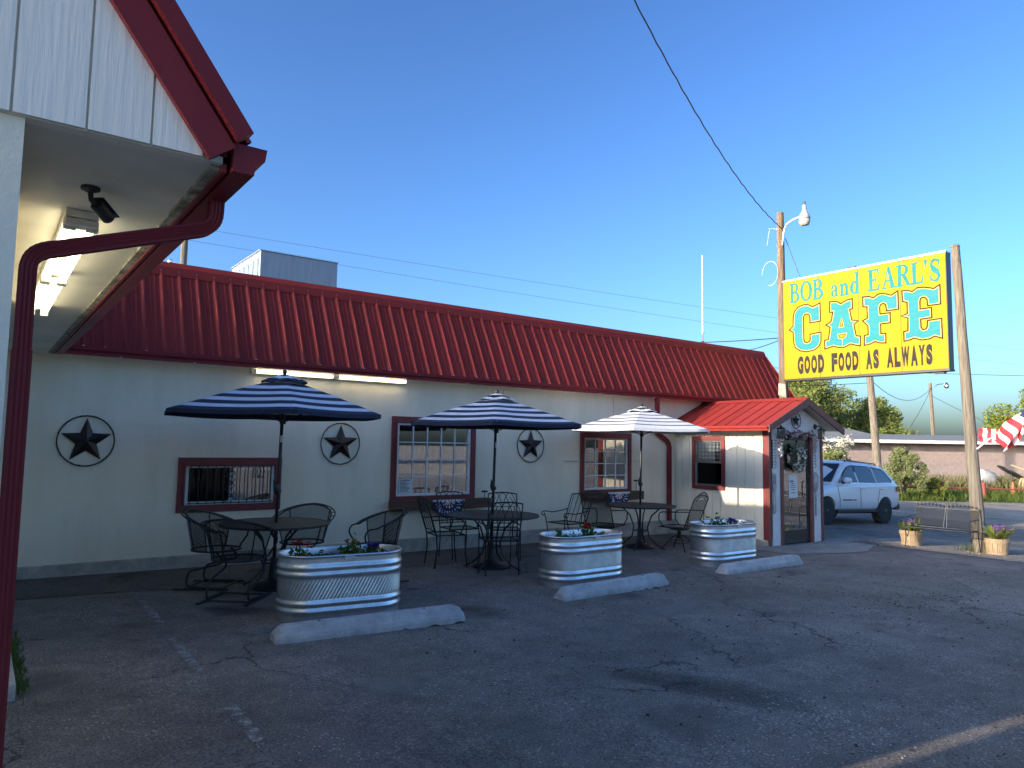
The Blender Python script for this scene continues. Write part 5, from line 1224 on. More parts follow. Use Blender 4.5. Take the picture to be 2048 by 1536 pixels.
# ------------------------------------------------------------------ umbrellas
def hexr(a,rot):
    k=(a-rot)%(math.pi/3)-math.pi/6; return math.cos(math.pi/6)/math.cos(k)
def umbrella(label,x,y,rot,cols,zt,zr_,lean,vcol,RR=1.33,off=(0,0),edges=(.10,.20,.30,.40,.49,.58,.67,.76,.85,.93,1.0)):
    t=thing('patio_umbrella',label,'umbrella',(x,y,G(x)),0,'patio umbrellas'); g=G(x); lx,ly=lean
    def cz(s): return zt+(zr_-zt)*(s**1.12)-.0
    m=MB(); na=48
    def pt(i,s,dz=0):
        a=i/na*6.28318; h=hexr(a,rot); sag=.035*s*(1-h)/(1-.866)  # cloth dips between the ribs
        r_=RR*s*h; return (lx+off[0]*s+r_*math.cos(a),ly+off[1]*s+r_*math.sin(a),cz(s)-sag*.5+dz-g)
    prev=.06; alt=0
    for k,e in enumerate(edges):
        m.m=cols[k]
        for sub in range(2):
            s0=prev+(e-prev)*sub/2; s1=prev+(e-prev)*(sub+1)/2
            for i in range(na): m.add([pt(i,s0),pt(i+1,s0),pt(i+1,s1),pt(i,s1)],[(0,3,2,1)])
        prev=e
    m.m=cols[-1]
    for i in range(na): m.add([pt(i,1.0),pt(i+1,1.0),pt(i+1,1.0,-.045),pt(i,1.0,-.045)],[(0,3,2,1)])
    cl=[M['navy'],M['canvas'],M['charcoal']]
    m.obj('canopy',cl,t,smooth=False)
    m=MB()
    for k,(s0,s1,c) in enumerate(((.01,.08,vcol[0]),(.08,.15,vcol[1]),(.15,.20,vcol[2]))):
        m.m=c
        for i in range(na):
            def vp(i_,s): a=i_/na*6.28318; return (lx+RR*s*math.cos(a),ly+RR*s*math.sin(a),zt+.055-(.055+zt-cz(.2)-.022)*(s/.2)**1.4+.010*math.sin(a*5+k*2)*s*5-g)
            m.add([vp(i,s0),vp(i+1,s0),vp(i+1,s1),vp(i,s1)],[(0,3,2,1)])
    m.obj('vent',cl,t,smooth=True)
    q=MB(); q.tube([(0,0,0),(lx*.55,ly*.55,1.35),(lx,ly,zt+.03-g)],.0195,10); q.obj('pole',M['black'],t,smooth=True)
    q=MB(); q.lathe([(.004,0),(.02,.008),(.03,.03),(.02,.055),(.004,.066)],12,(lx,ly,zt+.045-g)); q.obj('finial',M['black'],t,smooth=True)
    for k in range(6):
        a=rot+k*math.pi/3; q=MB(); e=(lx+off[0]+RR*.985*math.cos(a),ly+off[1]+RR*.985*math.sin(a),zr_-.012-g); q.tube([(lx+.03*math.cos(a),ly+.03*math.sin(a),zt-.03-g),e],.008,5); q.obj('rib',M['black'],t)
        q=MB(); q.tube([(lx+.03*math.cos(a),ly+.03*math.sin(a),zr_-.10-g),(lx+RR*.5*math.cos(a),ly+RR*.5*math.sin(a),(zt+zr_)/2-.03-g)],.006,5); q.obj('strut',M['black'],t)
    q=MB(); q.lathe([(.035,-.03),(.035,.03)],12,(lx,ly,zr_-.10-g)); q.obj('collar',M['black'],t)
    q=MB(); q.lathe([(.03,-.03),(.03,.02)],12,(lx*.6,ly*.6,1.10)); q.obj('collar',M['black'],t)
    q=MB(); q.lathe([(.0205,1.66),(.0205,1.74)],10,(lx*.8,ly*.8,.0)); q.obj('sticker',M['paper'],t)
    q=MB(); q.grid(lambda u,v:(lx*.5-.02+.035*math.cos(v*math.pi-H)*math.cos(u*6.283),ly*.5+.035*math.cos(v*math.pi-H)*math.sin(u*6.283),1.13+.075*math.sin(v*math.pi-H)),12,8,True); q.obj('crank_housing',M['black'],t,smooth=True)
    q=MB(); q.tube([(lx*.5-.02,ly*.5,1.14),(lx*.5-.06,ly*.5-.03,1.14),(lx*.5-.07,ly*.5-.035,1.22)],.008,6); q.obj('crank',M['black'],t)
    q=MB(); q.lathe([(.26,0),(.262,.02),(.24,.045),(.09,.075),(.05,.10),(.035,.34),(.03,.34)],28); q.obj('base',M['black'],t,auto=True)
    return t
A8=[0,1,0,1,0,1,0,1,0,1,0]
umbrella('leftmost umbrella, navy and white stripes, in front of the barred window',2.84,-1.80,R(20),A8,2.37,1.965,(.03,-.02),(0,1,0),1.31,(-.10,.075))
umbrella('middle umbrella, navy and white stripes with white vent, beside the large window',5.9,-1.80,R(-5),A8,2.31,1.93,(.04,-.02),(1,0,1))
umbrella('rightmost umbrella, white with thin grey stripes, by the porch',9.45,-1.28,R(36),[1,2,1,2,1,2,1,2,1,2,1],2.30,1.95,(.05,.0),(1,2,1),1.33,(0,0),(.16,.20,.33,.375,.50,.545,.66,.705,.82,.86,1.0))

# ------------------------------------------------------------------ tables
def table(label,x,y,r_,z):
    t=thing('patio_table',label,'table',(x,y,G(x)),0,'round steel patio tables')
    q=MB(); q.lathe([(.028,z-.004),(r_-.012,z-.004),(r_-.012,z),(.028,z)],48); q.obj('table_top',M['tabletop'],t)
    q=MB(); q.tube([(r_*math.cos(a/48*6.283),r_*math.sin(a/48*6.283),z-.008) for a in range(48)],.014,6,closed=True); q.obj('rim',M['iron'],t,smooth=True)
    for k in range(4):
        a=k*math.pi/2+.5; c,s=math.cos(a),math.sin(a)
        q=MB(); q.tube([(c*u,s*u,v) for u,v in ((.42,z-.015),(.33,z-.05),(.19,z-.18),(.12,.36),(.15,.2),(.30,.06),(.42,.008))],.0125,6); q.obj('leg',M['iron'],t,smooth=True)
        q=MB(); q.lathe([(.02,0),(.02,.012)],8,(.42*c,.42*s,0)); q.obj('foot',M['iron'],t)
    q=MB(); q.tube([(.13*math.cos(a/16*6.283),.13*math.sin(a/16*6.283),.30) for a in range(16)],.008,5,closed=True); q.obj('brace_ring',M['iron'],t)
    return t
M['tabletop']=mat('black_mesh_top',(.016,.016,.018),(.026,.026,.028),160.,.45,bump=.4,bscale=260)
table('round black steel table under the leftmost umbrella',2.82,-1.86,.60,.735)
table('round black steel table under the middle umbrella',5.85,-1.9,.64,.735)
table('round black steel table under the rightmost umbrella',9.42,-1.33,.60,.735)

# ------------------------------------------------------------------ chairs (local: faces +x)
IR=M['iron']
def sheetUV(fn,nu,nv,uu,vv): q=MB(); q.grid(fn,nu,nv,False,(uu,vv)); return q
def barrel_chair(name,label):
    t=thing(name,label,'chair',(0,0,0),0,'black steel patio chairs')
    # wrap-round back: angle 0 = straight behind (-x)
    def top(a): return Vector((-.33*math.cos(a)+.02,.345*math.sin(a),.86-.20*(abs(a)/1.95)**1.6))
    def bot(a): return Vector((-.25*math.cos(a)+.02,.265*math.sin(a),.43))
    A=1.95
    q=MB(); q.tube([top(-A+2*A*i/28) for i in range(29)],.011,6); q.obj('top_rail',IR,t,smooth=True)
    q=MB(); q.tube([top(-A+2*A*i/28)+Vector((-.045*math.cos(-A+2*A*i/28),.045*math.sin(-A+2*A*i/28),.006)) for i in range(29)],.009,6)
    for i in range(0,29,2):
        a=-A+2*A*i/28; p=top(a); o_=Vector((-.045*math.cos(a),.045*math.sin(a),.006)); q.tube([p,p+o_],.005,4)
        if i<28: a2=a+.07; q.tube([top(a2),top(a2)+o_*.5+Vector((0,0,.012)),top(a2+.06)+o_],.004,4)
    q.obj('scroll_rail',IR,t)
    sheetUV(lambda u,v:bot(-1.62+3.24*u).lerp(top(-1.62+3.24*u)-Vector((0,0,.012)),v),36,6,60,20).obj('mesh_back',M['mesh'],t,smooth=True)
    for a in (-1.62,-.9,.9,1.62):
        q=MB(); q.tube([bot(a),top(a)],.008,5); q.obj('back_stay',IR,t)
    for s in (-1,1):
        e=top(s*A); q=MB(); q.tube(smoothpath([e,Vector((e.x+.10,e.y*1.0,e.z-.005)),Vector((e.x+.14,e.y*.98,e.z-.09)),Vector((.20,s*.25,.42))],4,.05),.010,6); q.obj('arm',IR,t,smooth=True)
    q=MB(); q.tube([(.03+.265*math.cos(a/28*6.283),.265*math.sin(a/28*6.283),.42) for a in range(28)],.011,6,closed=True); q.obj('seat_rim',IR,t,smooth=True)
    def seat(u,v): a=u*6.283; return (.03+.26*v*math.cos(a),.26*v*math.sin(a),.42-.02*(1-v*v))
    q=MB(); nU=28
    for i in range(nU):
        for j in range(4):
            P_=[seat(i/nU,j/4),seat((i+1)/nU,j/4),seat((i+1)/nU,(j+1)/4),seat(i/nU,(j+1)/4)]
            b=len(q.v); q.v.extend(P_); q.face((b,b+1,b+2,b+3),[(p[0]*34,p[1]*34) for p in P_])
    q.obj('mesh_seat',M['mesh'],t)
    # spring base: two runners joined at the back
    for s in (-1,1):
        q=MB(); q.tube(smoothpath([Vector((.12,s*.20,.41)),Vector((.22,s*.21,.30)),Vector((-.18,s*.22,.20)),Vector((-.20,s*.22,.03)),Vector((.27,s*.25,.02))],5,.06),.012,6); q.obj('spring_leg',IR,t,smooth=True)
        q=MB(); q.bar((-.32,s*.25,.012),(.29,s*.25,.012),.035,.014); q.obj('runner',IR,t)
    q=MB(); q.tube([(-.20,-.25,.018),(-.20,.25,.018)],.010,6); q.tube([(.2,-.25,.018),(.2,.25,.018)],.010,6); q.obj('stretcher',IR,t)
    return t
def place_ch(t,x,y,ang,label=None):
    t.location=(x,y,G(x)); t.rotation_euler=(0,0,ang)
    if label: t['label']=label
    return t
c1=barrel_chair('patio_chair','barrel backed black mesh chair left of the leftmost table, nearest the wall'); place_ch(c1,2.27,-1.42,math.atan2(-.5,.65))
dup(c1,(2.30,-2.25,G(2.3)),math.atan2(.47,.40),'barrel backed black mesh chair with spring base, in front of the leftmost table')
dup(c1,(3.40,-1.22,G(3.4)),math.atan2(-.6,-.55),'barrel backed black mesh chair behind the leftmost table against the wall')
dup(c1,(4.07,-1.97,G(4)),math.atan2(.12,-1),'barrel backed black mesh chair showing its side, behind the leftmost steel tub')
def lattice_chair(name,label):
    t=thing(name,label,'chair',(0,0,0),0,'black steel patio chairs'); w=.225
    def back(v,y): return Vector((-.22-.16*v,y,.44+.50*v))
    for s in (-1,1):
        q=MB(); q.tube([(-.24,s*w,.0),(-.205,s*w,.25),back(0,s*w),back(.5,s*w),back(1,s*w)],.010,6); q.obj('back_leg',IR,t,smooth=True)
        q=MB(); q.tube([(.235,s*w,.0),(.205,s*w,.22),(.20,s*w,.43)],.009,6); q.obj('front_leg',IR,t,smooth=True)
        for x in (-.24,.235): 
            q=MB(); q.lathe([(.016,0),(.016,.014),(.009,.02)],8,(x,s*w,0)); q.obj('foot',IR,t)
        q=MB(); q.tube(smoothpath([back(.42,s*w),Vector((-.06,s*(w+.02),.655)),Vector((.14,s*(w+.03),.66)),Vector((.19,s*(w+.02),.60)),Vector((.12,s*w,.44))],4,.05),.009,6); q.obj('arm',IR,t,smooth=True)
    q=MB(); q.tube([back(1,-w),back(1.035,-w*.5),back(1.045,0),back(1.035,w*.5),back(1,w)],.010,6); q.obj('back_rail',IR,t,smooth=True)
    q=MB(); q.tube([back(.12,-w),back(.12,w)],.008,6); q.obj('back_rail',IR,t,smooth=True)
    q=MB(); q.tube([back(.62,-w),back(.62,w)],.006,5); q.obj('back_rail',IR,t,smooth=True)
    q=MB()
    for k in range(4):
        y0=-w+2*w*k/4; y1=-w+2*w*(k+2)/4
        if y1<=w+.001: q.tube([back(.62+.41*math.sin(i/10*math.pi)**.8,y0+(y1-y0)*i/10) for i in range(11)],.0055,5)
    for k in range(5):
        y=-w+2*w*(k+.5)/5; q.tube([back(.12,y),back(.62,y)],.0055,5)
    q.tube([back(.62,-w),back(.9,-w*.5)],.005,5); q.tube([back(.62,w),back(.9,w*.5)],.005,5)
    q.obj('lattice',IR,t)
    q=MB(); q.tube([(-.22,-w,.44),(.20,-w,.44),(.20,w,.44),(-.22,w,.44)],.010,6,closed=True); q.obj('seat_frame',IR,t)
    sheetUV(lambda u,v:(-.22+.42*u,-w+2*w*v,.438-.015*math.sin(u*3.14)*math.sin(v*3.14)),6,6,16,17).obj('mesh_seat',M['mesh'],t)
    return t
d1=lattice_chair('patio_chair','thin black lattice back chair left of the middle table'); place_ch(d1,5.42,-1.38,math.atan2(-.22,1))
dup(d1,(5.74,-2.2,G(5.75)),math.atan2(.93,.37),'thin black lattice back chair in front of the middle table, back to the lot')
dup(d1,(6.55,-1.22,G(6.5)),math.atan2(-.85,-.5),'thin black lattice back chair behind the middle table at right')
dup(d1,(5.98,-.85,G(6)),math.atan2(-1,-.1),'thin black lattice back chair behind the middle table below the bunting')
def swivel_chair(name,label):
    t=thing(name,label,'chair',(0,0,0),0,'black steel patio chairs'); w=.26
    def back(v,y): return Vector((-.22-.22*v,y,.40+.56*v))
    for s in (-1,1):
        q=MB(); q.tube([back(-.02,s*w),back(.5,s*w*1.02),back(.88,s*w)],.010,6); q.obj('back_post',IR,t)
        q=MB(); q.tube(smoothpath([back(.5,s*w),Vector((.05,s*(w+.04),.66)),Vector((.22,s*(w+.04),.65)),Vector((.24,s*(w+.03),.50)),Vector((.14,s*w,.40))],4,.06),.010,6); q.obj('arm',IR,t,smooth=True)
        q=MB(); q.tube([back(.5,s*(w+.01)),Vector((-.30,s*(w+.05),.42)),Vector((-.1,s*(w+.02),.385))],.008,6); q.obj('side_stay',IR,t)
    q=MB(); q.tube([back(.88+.20*math.sin(i/16*math.pi),-w+2*w*i/16) for i in range(17)],.011,6); q.tube([back(.82+.13*math.sin(i/16*math.pi),-w*.7+1.4*w*i/16) for i in range(17)],.007,5); q.obj('arched_top',IR,t,smooth=True)
    q=MB()
    for k in range(9):
        y=-w*.8+1.6*w*k/8; v=.88+.10*math.sin((k+.5)/9*math.pi); c=back(v,y); q.tube([c+Vector((0,.025*math.cos(a),.022*math.sin(a))) for a in range(6)],.004,4)
        q.lathe([(.003,-.014),(.013,0),(.003,.014)],6,c+Vector((0,.01,.01)))
    q.obj('vine_scroll',IR,t)
    sheetUV(lambda u,v:back(.02+.84*v,-w*.95+1.9*w*u)+Vector((-.03*math.sin(u*3.14),0,0)),8,8,20,22).obj('mesh_back',M['mesh'],t)
    q=MB(); q.tube([(-.22,-w,.39),(.24,-w,.40),(.27,0,.40),(.24,w,.40),(-.22,w,.39)],.010,6,closed=True); q.obj('seat_frame',IR,t)
    sheetUV(lambda u,v:(-.22+.47*u,-w+2*w*v,.39-.02*math.sin(u*3.14)*math.sin(v*3.14)),6,6,18,20).obj('mesh_seat',M['mesh'],t)
    q=MB(); q.lathe([(.05,.20),(.035,.22),(.03,.33),(.16,.35),(.16,.37)],16); q.obj('swivel_post',IR,t)
    for k in range(4):
        a=k*math.pi/2+.785; c,s=math.cos(a),math.sin(a); q=MB(); q.tube([(c*u,s*u,v) for u,v in ((.03,.24),(.10,.235),(.22,.12),(.30,.03),(.33,.005))],.011,6); q.obj('leg',IR,t,smooth=True)
    q=MB(); q.tube([(.19*math.cos(a/20*6.283),.19*math.sin(a/20*6.283),.14) for a in range(20)],.007,5,closed=True); q.obj('leg_ring',IR,t)
    return t
e1=swivel_chair('patio_chair','high backed black swivel chair left of the rightmost table'); place_ch(e1,8.78,-1.12,math.atan2(.30,.9))
dup(e1,(9.85,-1.83,G(9.85)),math.atan2(.98,-.22),'high backed black swivel chair right of the rightmost table, back to the porch')
t=thing('patio_chair','low black chair with scrolled arms facing left below the wall','chair',(8.25,-.72,G(8.25)),R(186),'black steel patio chairs')
def bk(v,y): return Vector((-.20-.20*v,y,.42+.46*v))
for s in (-1,1):
    q=MB(); q.tube([(-.24,s*.25,0),bk(0,s*.25),bk(1,s*.25)],.010,6); q.obj('back_leg',IR,t)
    q=MB(); q.tube([(.25,s*.25,0),(.20,s*.25,.22),(.27,s*.25,.50),(.30,s*.25,.58)],.010,6); q.obj('front_leg',IR,t)
    q=MB(); q.tube([bk(.45,s*.25),Vector((-.1,s*.26,.60)),Vector((.1,s*.26,.585)),Vector((.25,s*.26,.61)),Vector((.33,s*.26,.61)),Vector((.36,s*.26,.57)),Vector((.33,s*.26,.54)),Vector((.30,s*.26,.56))],.009,6); q.obj('scroll_arm',IR,t,smooth=True)
for k in range(5):
    q=MB(); y=-.25+.5*(k+.5)/5; q.tube([bk(.0,y),bk(1,y)],.006,5); q.obj('back_slat',IR,t)
q=MB(); q.tube([bk(1,-.25),bk(1.05,0),bk(1,.25)],.010,6); q.obj('top_rail',IR,t)
q=MB(); q.tube([(-.2,-.25,.42),(.22,-.25,.42),(.22,.25,.42),(-.2,.25,.42)],.010,6,closed=True); q.obj('seat_frame',IR,t)
sheetUV(lambda u,v:(-.2+.42*u,-.25+.5*v,.418),4,4,16,18).obj('mesh_seat',M['mesh'],t)

# ------------------------------------------------------------------ galvanised stock tanks as flower beds
def tank_mesh():
    NA=560; prof=[]
    def rib(z,c,h): return .013*max(0,1-((z-c)/h)**2)**.7 if abs(z-c)<h else 0
    zs=[i/44*.595 for i in range(45)]
    L,Wd=1.22,.61; r_=Wd/2-.014; st_=(L-Wd)/2; per=2*math.pi*r_+4*st_
    V=[];F=[]
    def loop(s):
        a=s*per; q1=math.pi*r_
        if a<2*st_: return (-st_+a,-r_),(0,-1),a
        a2=a-2*st_
        if a2<q1: th=-H+a2/r_; return (st_+r_*math.cos(th),r_*math.sin(th)),(math.cos(th),math.sin(th)),a
        a3=a2-q1
        if a3<2*st_: return (st_-a3,r_),(0,1),a
        th=H+(a3-2*st_)/r_; return (-st_+r_*math.cos(th),r_*math.sin(th)),(math.cos(th),math.sin(th)),a
    m=MB()
    for i in range(NA):
        (x,y),(nx_,ny_),a=loop(i/NA)
        for z in zs:
            d=rib(z,.505,.026)+rib(z,.44,.026)+rib(z,.175,.026)+rib(z,.105,.026)
            e=max(0,min(1,(z-.205)/.03))*max(0,min(1,(.405-z)/.03)); d+=.0034*e*math.sin((a+z*-.55)*6.28318/ (per/88))
            d+=.004*(z/.6)
            m.v.append((x+nx_*d,y+ny_*d,z))
    h=len(zs)
    for i in range(NA):
        j=(i+1)%NA
        for k in range(h-1): m.face((i*h+k,j*h+k,j*h+k+1,i*h+k+1))
    # rolled rim and the inner wall
    b=len(m.v); ring=[(.006,.600),(.016,.603),(.018,.612),(.010,.620),(-.002,.618),(-.006,.608),(-.006,.48)]
    for i in range(NA):
        (x,y),(nx_,ny_),a=loop(i/NA)
        for d,z in ring: m.v.append((x+nx_*d,y+ny_*d,z))
    hr=len(ring)
    for i in range(NA):
        j=(i+1)%NA
        m.face((i*h+h-1,j*h+h-1,b+j*hr,b+i*hr))
        for k in range(hr-1): m.face((b+i*hr+k,b+j*hr+k,b+j*hr+k+1,b+i*hr+k+1))
    me=m.mesh('tank_shell',M['galv'],True); return me,loop
tme,loop_=tank_mesh()
soilm=MB(); soilm.add([(*loop_(i/80)[0],.53) for i in range(80)],[tuple(range(80))]); sme=soilm.mesh('soil',M['soil'])
clip=MB(); clip.box(-.05,.05,-.325,-.3,.575,.60); cme=clip.mesh('drain_tag',M['galv'])
TK=[(2.974,-3.385,-.139,'nearest galvanised oval tub with red and violet flowers'),(6.284,-3.251,-.003,'middle galvanised oval tub with a red geranium'),(9.393,-3.087,-.029,'farthest galvanised oval tub, by the porch')]
for x,y,r_,lab in TK:
    t=thing('stock_tank',lab,'planter tub',(x,y,G(x)-.005),r_,'galvanised tubs along the patio')
    place('tank_shell',tme,t); place('soil',sme,t); place('seam_clip',cme,t)
def bloom(m,c,r_,n=5,tilt=.4):
    for k in range(n):
        a=k*6.283/n+random.random(); d=Vector((math.cos(a),math.sin(a),tilt)); e=Vector((-math.sin(a),math.cos(a),0)); c=Vector(c)
        m.add([c,c+d*r_*.6-e*r_*.45,c+d*r_,c+d*r_*.6+e*r_*.45],[(0,1,2,3)])
def plant(name,label,loc,h,w,pm_,nb_,nl=46,ps=.035,leaf=.058,group='flowers in the tubs'):
    t=thing(name,label,'flower',loc,0,group)
    P_=[(rng.normal()*w*.4,rng.normal()*w*.4,abs(rng.normal())*h*.4+.01) for k in range(nl*2)]
    leafcloud(P_,leaf,M['plantgreen'],'foliage',t,asp=.7,up=.2)
    q=MB(); b=MB()
    for k in range(nb_):
        c=Vector((random.gauss(0,w*.28),random.gauss(0,w*.28),h*random.uniform(.75,1.15))); q.tube([(c.x*.3,c.y*.3,-.01),c],.004,4)
        for j in range(5): bloom(b,c+Vector((random.gauss(0,.012),random.gauss(0,.012),random.gauss(0,.012))),ps)
    q.obj('stem',M['plantgreen'],t); b.obj('blossom',pm_,t); return t
def intank(i,u,v):
    x,y,r_,_=TK[i]; return (x+u*math.cos(r_)-v*math.sin(r_),y+u*math.sin(r_)+v*math.cos(r_),G(x)-.005+.53)
plant('flower','red geranium at the left end of the nearest tub',intank(0,-.43,-.05),.17,.13,M['petred'],4,40,.034)
plant('flower','low green plant without bloom in the nearest tub',intank(0,-.18,-.06),.07,.15,M['petwhite'],2,50,.02)
plant('flower','coral flower in the middle of the nearest tub',intank(0,.10,.0),.16,.14,M['petpink'],3,60,.026)
plant('flower','violet petunia right of the coral flower in the nearest tub',intank(0,.30,.03),.11,.13,M['petvio'],5,36,.036)
plant('flower','small green seedling at the right end of the nearest tub',intank(0,.50,.0),.05,.10,M['petwhite'],1,24,.02)
plant('flower','green plant with a dark bloom at the left of the middle tub',intank(1,-.33,-.03),.10,.17,M['petvio'],2,60,.024)
plant('flower','red geranium in the middle tub',intank(1,.08,-.02),.19,.14,M['petred'],4,44,.036)
plant('flower','small seedling at the right of the middle tub',intank(1,.38,.02),.07,.09,M['petwhite'],1,22,.02)
plant('flower','dark leafy plant in the farthest tub',intank(2,-.15,-.02),.16,.2,M['petvio'],1,60,.03,.055)
plant('flower','blue violet petunias in the farthest tub',intank(2,.22,.0),.10,.24,M['petvio'],8,40,.038)

# ------------------------------------------------------------------ parking stops
def stop(label,x,y,rz,seed,L=1.78):
    rs=random.Random(seed); t=thing('parking_stop',label,'parking stop',(x,y,G(x)-.012),rz,'concrete parking stops')
    sec=[(-.110,0),(-.112,.045),(-.104,.075),(-.058,.138),(-.045,.146),(.045,.146),(.058,.138),(.104,.075),(.112,.045),(.110,0)]; m=MB(); n=40; rows=[]
    for i in range(n+1):
        u=i/n; xx=(u-.5)*L; e=min(u,1-u)*L; k=1 if e>.07 else .55+.45*(e/.07)**.6; rows.append(len(m.v))
        for (a,b) in sec: m.v.append((xx+rs.uniform(-.003,.003),a*(1 if e>.07 else .86+.14*e/.07)+rs.uniform(-.0006,.0006)+(rs.uniform(-.008,.004) if b<.04 else 0),max(-.01,b*k+rs.uniform(-.0006,.0006)+(rs.choice((0,0,0,.014)) if b==0 else 0))))
    c=len(sec)
    for i in range(n):
        for k in range(c-1): m.face((rows[i]+k,rows[i+1]+k,rows[i+1]+k+1,rows[i]+k+1))
    m.face([rows[0]+k for k in range(c)]); m.face([rows[-1]+k for k in range(c)][::-1]); m.obj('stop_block',M['conc'],t)
    for xx in (-.5,.5):
        q=MB(); q.lathe([(.013,.140),(.013,.149),(.006,.152)],8,(xx,0,0)); q.obj('anchor_pin',M['rimedge'],t)
stop('concrete parking stop in front of the nearest tub',2.98,-4.13,R(-4.5),1)
stop('concrete parking stop in front of the middle tub',6.22,-3.92,R(2),2)
stop('concrete parking stop in front of the farthest tub',9.42,-3.74,R(0),3,1.9)
stop('end of a concrete parking stop in the bottom left corner',.08,-6.35,R(95),4,1.5)

# ------------------------------------------------------------------ bench and barrel planters
bn=thing('garden_bench','black wrought iron two seat bench with vine back beside the sign post','bench',(14.98,-3.90,G(15.0)),R(183))
w=.56
def bb_(v,y): return Vector((-.20-.14*v,y,.40+.46*v))
for s in (-1,1):
    q=MB(); q.tube([(-.30,s*w,0),(-.22,s*w,.3),bb_(0,s*w),bb_(.85,s*w)],.010,6); q.obj('back_leg',IR,bn)
    q=MB(); q.tube([(.24,s*w,0),(.20,s*w,.2),(.22,s*w,.40)],.010,6); q.tube([(.22,s*w,.3),(.12,s*w,.2),(.02,s*w,.39)],.007,5); q.obj('front_leg',IR,bn)
    q=MB(); q.tube(smoothpath([bb_(.45,s*w),Vector((.0,s*w,.60)),Vector((.22,s*w,.60)),Vector((.22,s*w,.40))],4,.06),.010,6); q.obj('arm',IR,bn)
    c0=s*w/2
    q=MB(); q.tube([bb_(.85+.22*math.sin(i/12*math.pi*.5+ (0 if s<0 else math.pi/2)),s*w/2-w/2+w*i/12) for i in range(13)],.010,6); q.tube([bb_(.80,c0-w/2),bb_(.80,c0+w/2)],.008,5); q.obj('top_rail',IR,bn)
    q=MB()
    for k in range(8):
        y=c0-w*.42+w*.84*k/7; v=.88+.08*math.sin((k+.5)/8*math.pi); q.tube([bb_(v,y)+Vector((0,.03*math.cos(a),.025*math.sin(a))) for a in range(6)],.005,4); q.lathe([(.003,-.02),(.018,0),(.003,.02)],6,bb_(v,y))
    q.obj('vine_scroll',IR,bn)
    sheetUV(lambda u,v:bb_(.08+.70*v,c0-w*.46+w*.92*u),6,6,20,18).obj('mesh_back',M['mesh'],bn)
for y in (-.03,.03):
    q=MB(); q.tube([bb_(0,y),bb_(1.05,y*.3)],.009,5); q.obj('centre_post',IR,bn)
q=MB(); q.tube([(-.2,-w,.40),(.22,-w,.40),(.22,w,.40),(-.2,w,.40)],.011,6,closed=True); q.obj('seat_frame',IR,bn)
sheetUV(lambda u,v:(-.2+.42*u,-w+2*w*v,.398),4,8,16,40).obj('mesh_seat',M['mesh'],bn)
def barrel(label,x,y,r_=.21,h=.30):
    t=thing('barrel_planter',label,'planter',(x,y,G(x)-.004),0,'slatted wooden planters'); n=16
    for k in range(n):
        a0,a1=k*6.283/n+.012,(k+1)*6.283/n-.012; q=MB(); P_=[]
        for (rr,z) in ((r_*.80,0),(r_*1.0,h)):
            for a in (a0,a1): P_.append((rr*math.cos(a),rr*math.sin(a),z))
            for a in (a1,a0): P_.append(((rr-.02)*math.cos(a),(rr-.02)*math.sin(a),z))
        q.add(P_,[(0,1,5,4),(1,2,6,5),(2,3,7,6),(3,0,4,7),(4,5,6,7),(3,2,1,0)]); q.obj('stave',M['barrel'],t)
    for z,k in ((.215,.955),(.0,.81)):
        q=MB(); q.lathe([(r_*k+.002,z),(r_*k+.008,z+.002),(r_*(k+.035)+.008,z+.052),(r_*(k+.035)+.002,z+.054)],32); q.obj('hoop',M['barrel'],t)
    q=MB(); q.lathe([(.0,h-.05),(r_-.025,h-.05)],24); q.obj('soil',M['soil'],t); return t
barrel('slatted wooden planter left of the bench',15.25,-3.22); barrel('slatted wooden planter right of the bench',15.42,-4.68)
def bouquet(label,x,y,spec):
    t=thing('flower_arrangement',label,'flowers',(x,y,G(x)+.27),0,'flowers in the wooden planters')
    q=MB()
    for k in range(26):
        a=random.uniform(0,6.283); e=random.uniform(.3,1.2); L=random.uniform(.22,.36); c=Vector((.08*math.cos(a),.08*math.sin(a),0)); d=Vector((math.cos(a)*math.cos(e),math.sin(a)*math.cos(e),math.sin(e))); s_=Vector((-math.sin(a),math.cos(a),0))*L*.17
        q.add([c,c+d*L*.5-s_+Vector((0,0,.01)),c+d*L,c+d*L*.5+s_+Vector((0,0,.01))],[(0,1,2,3)])
    q.obj('leaves',M['leafB'],t)
    for (mm,dx,dy,dz,n) in spec:
        b=MB()
        for k in range(n): bloom(b,(dx+random.gauss(0,.05),dy+random.gauss(0,.05),dz+.04+random.gauss(0,.04)),.042,5,.5)
        b.obj('blossom',mm,t)
bouquet('lilac flowers with broad leaves in the planter left of the bench',15.25,-3.22,[(M['petlil'],-.08,-.02,.12,16),(M['petblue'],.02,.05,.20,5)])
bouquet('pale blue and lilac flowers in the planter right of the bench',15.42,-4.68,[(M['petblue'],-.05,.12,.10,22),(M['petlil'],-.07,-.04,.15,16),(M['petlil'],-.06,-.12,.09,10)])

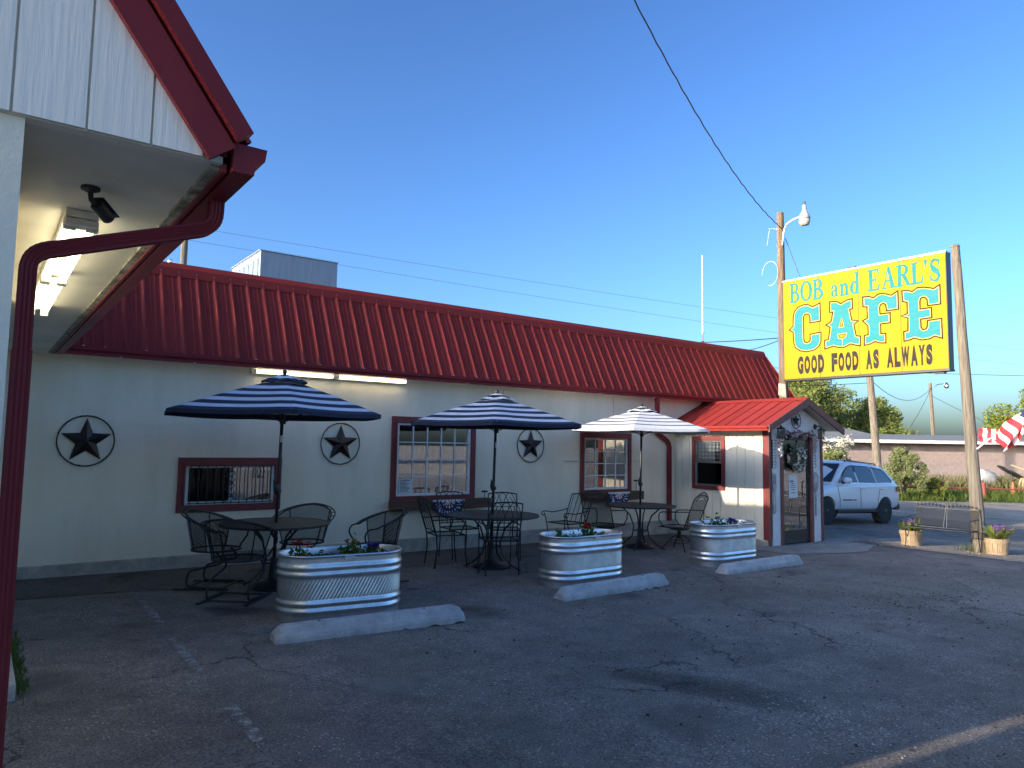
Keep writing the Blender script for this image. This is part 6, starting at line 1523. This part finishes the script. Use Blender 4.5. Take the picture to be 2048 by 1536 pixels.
# ------------------------------------------------------------------ weeds and loose stones
g=[]; 
for k in range(300):
    yy=rng.choice([-4.35,-4.0,-3.75,-3.4,-3.1])+rng.normal()*.14; g.append((.315+abs(rng.normal())*.03,yy,Gp(.3)))
g=np.array(g); blades('kerb_weeds',g,rng.uniform(.03,.10,len(g)),rng.uniform(.005,.010,len(g)),M['grass'],'green weeds sprouting along the concrete ledge at lower left','weeds')
n=70; g=np.stack([15.45+rng.normal(size=n)*.16,-4.32+rng.normal(size=n)*.16,np.full(n,G(15.45))],1); blades('post_weeds',g,rng.uniform(.06,.2,n),rng.uniform(.008,.018,n),M['grass'],'weeds at the foot of the grey sign post','weeds')
def stones(name,n,fx,fy,s0,s1,mt,label):
    V=[];F=[]; base=np.array([(1,0,-.2),(-.5,.87,-.2),(-.5,-.87,-.2),(.1,.05,.75),(.55,.55,.2),(-.7,.1,.25)]); fc=[(0,4,3),(4,1,3),(1,5,3),(5,2,3),(2,0,3),(0,1,4),(1,2,5),(0,2,1)]
    for k in range(n):
        x=fx(); y=fy(); s=random.uniform(s0,s1)*random.choice((1,1,1,1.6)); a=random.uniform(0,6.283); c,sn=math.cos(a),math.sin(a); b=len(V); z=Gp(x)
        for p in base*np.array([1,random.uniform(.6,1),random.uniform(.5,.9)]): V.append((x+s*(c*p[0]-sn*p[1]),y+s*(sn*p[0]+c*p[1]),z-.004+s*(p[2]+.2)))
        F+=[tuple(b+i for i in f) for f in fc]
    me=bpy.data.meshes.new(name); me.from_pydata(V,[],F); me.materials.append(mt); me.update(); tag(place(name,me),label,'stones',kind='stuff')
stones('loose_gravel',2600,lambda:random.uniform(.35,9.5),lambda:random.choice((random.uniform(-9.2,-3),random.gauss(-6.3,1.2))),.002,.0065,mat('pale_stone',(.26,.25,.24),(.12,.12,.12),90.,.9),'small loose stones scattered over the asphalt')
stones('dark_crumbs',900,lambda:random.uniform(3,13),lambda:random.uniform(-8.5,-3.6),.004,.012,mat('asphalt_crumb',(.03,.03,.032),None,50.,.9),'dark asphalt crumbs on the lot')
stones('verge_gravel',1500,lambda:random.uniform(14.4,17.4),lambda:random.uniform(-5.8,-2.5),.006,.018,mat('tan_stone',(.36,.31,.24),(.2,.17,.14),30.,.9),'tan gravel round the bench')
stones('stone_cluster',420,lambda:random.gauss(4.35,.28),lambda:random.gauss(-7.55,.22),.003,.010,mat('white_stone',(.42,.41,.39),(.22,.21,.2),60.,.9),'patch of pale broken stones in the lower right of the lot')
stones('crumb_cluster',420,lambda:random.gauss(8.9,.9),lambda:random.gauss(-6.1,.3),.003,.010,mat('dark_crumb',(.045,.044,.044),(.03,.03,.03),50.,.9),'patch of dark crumbled asphalt at the right of the lot')
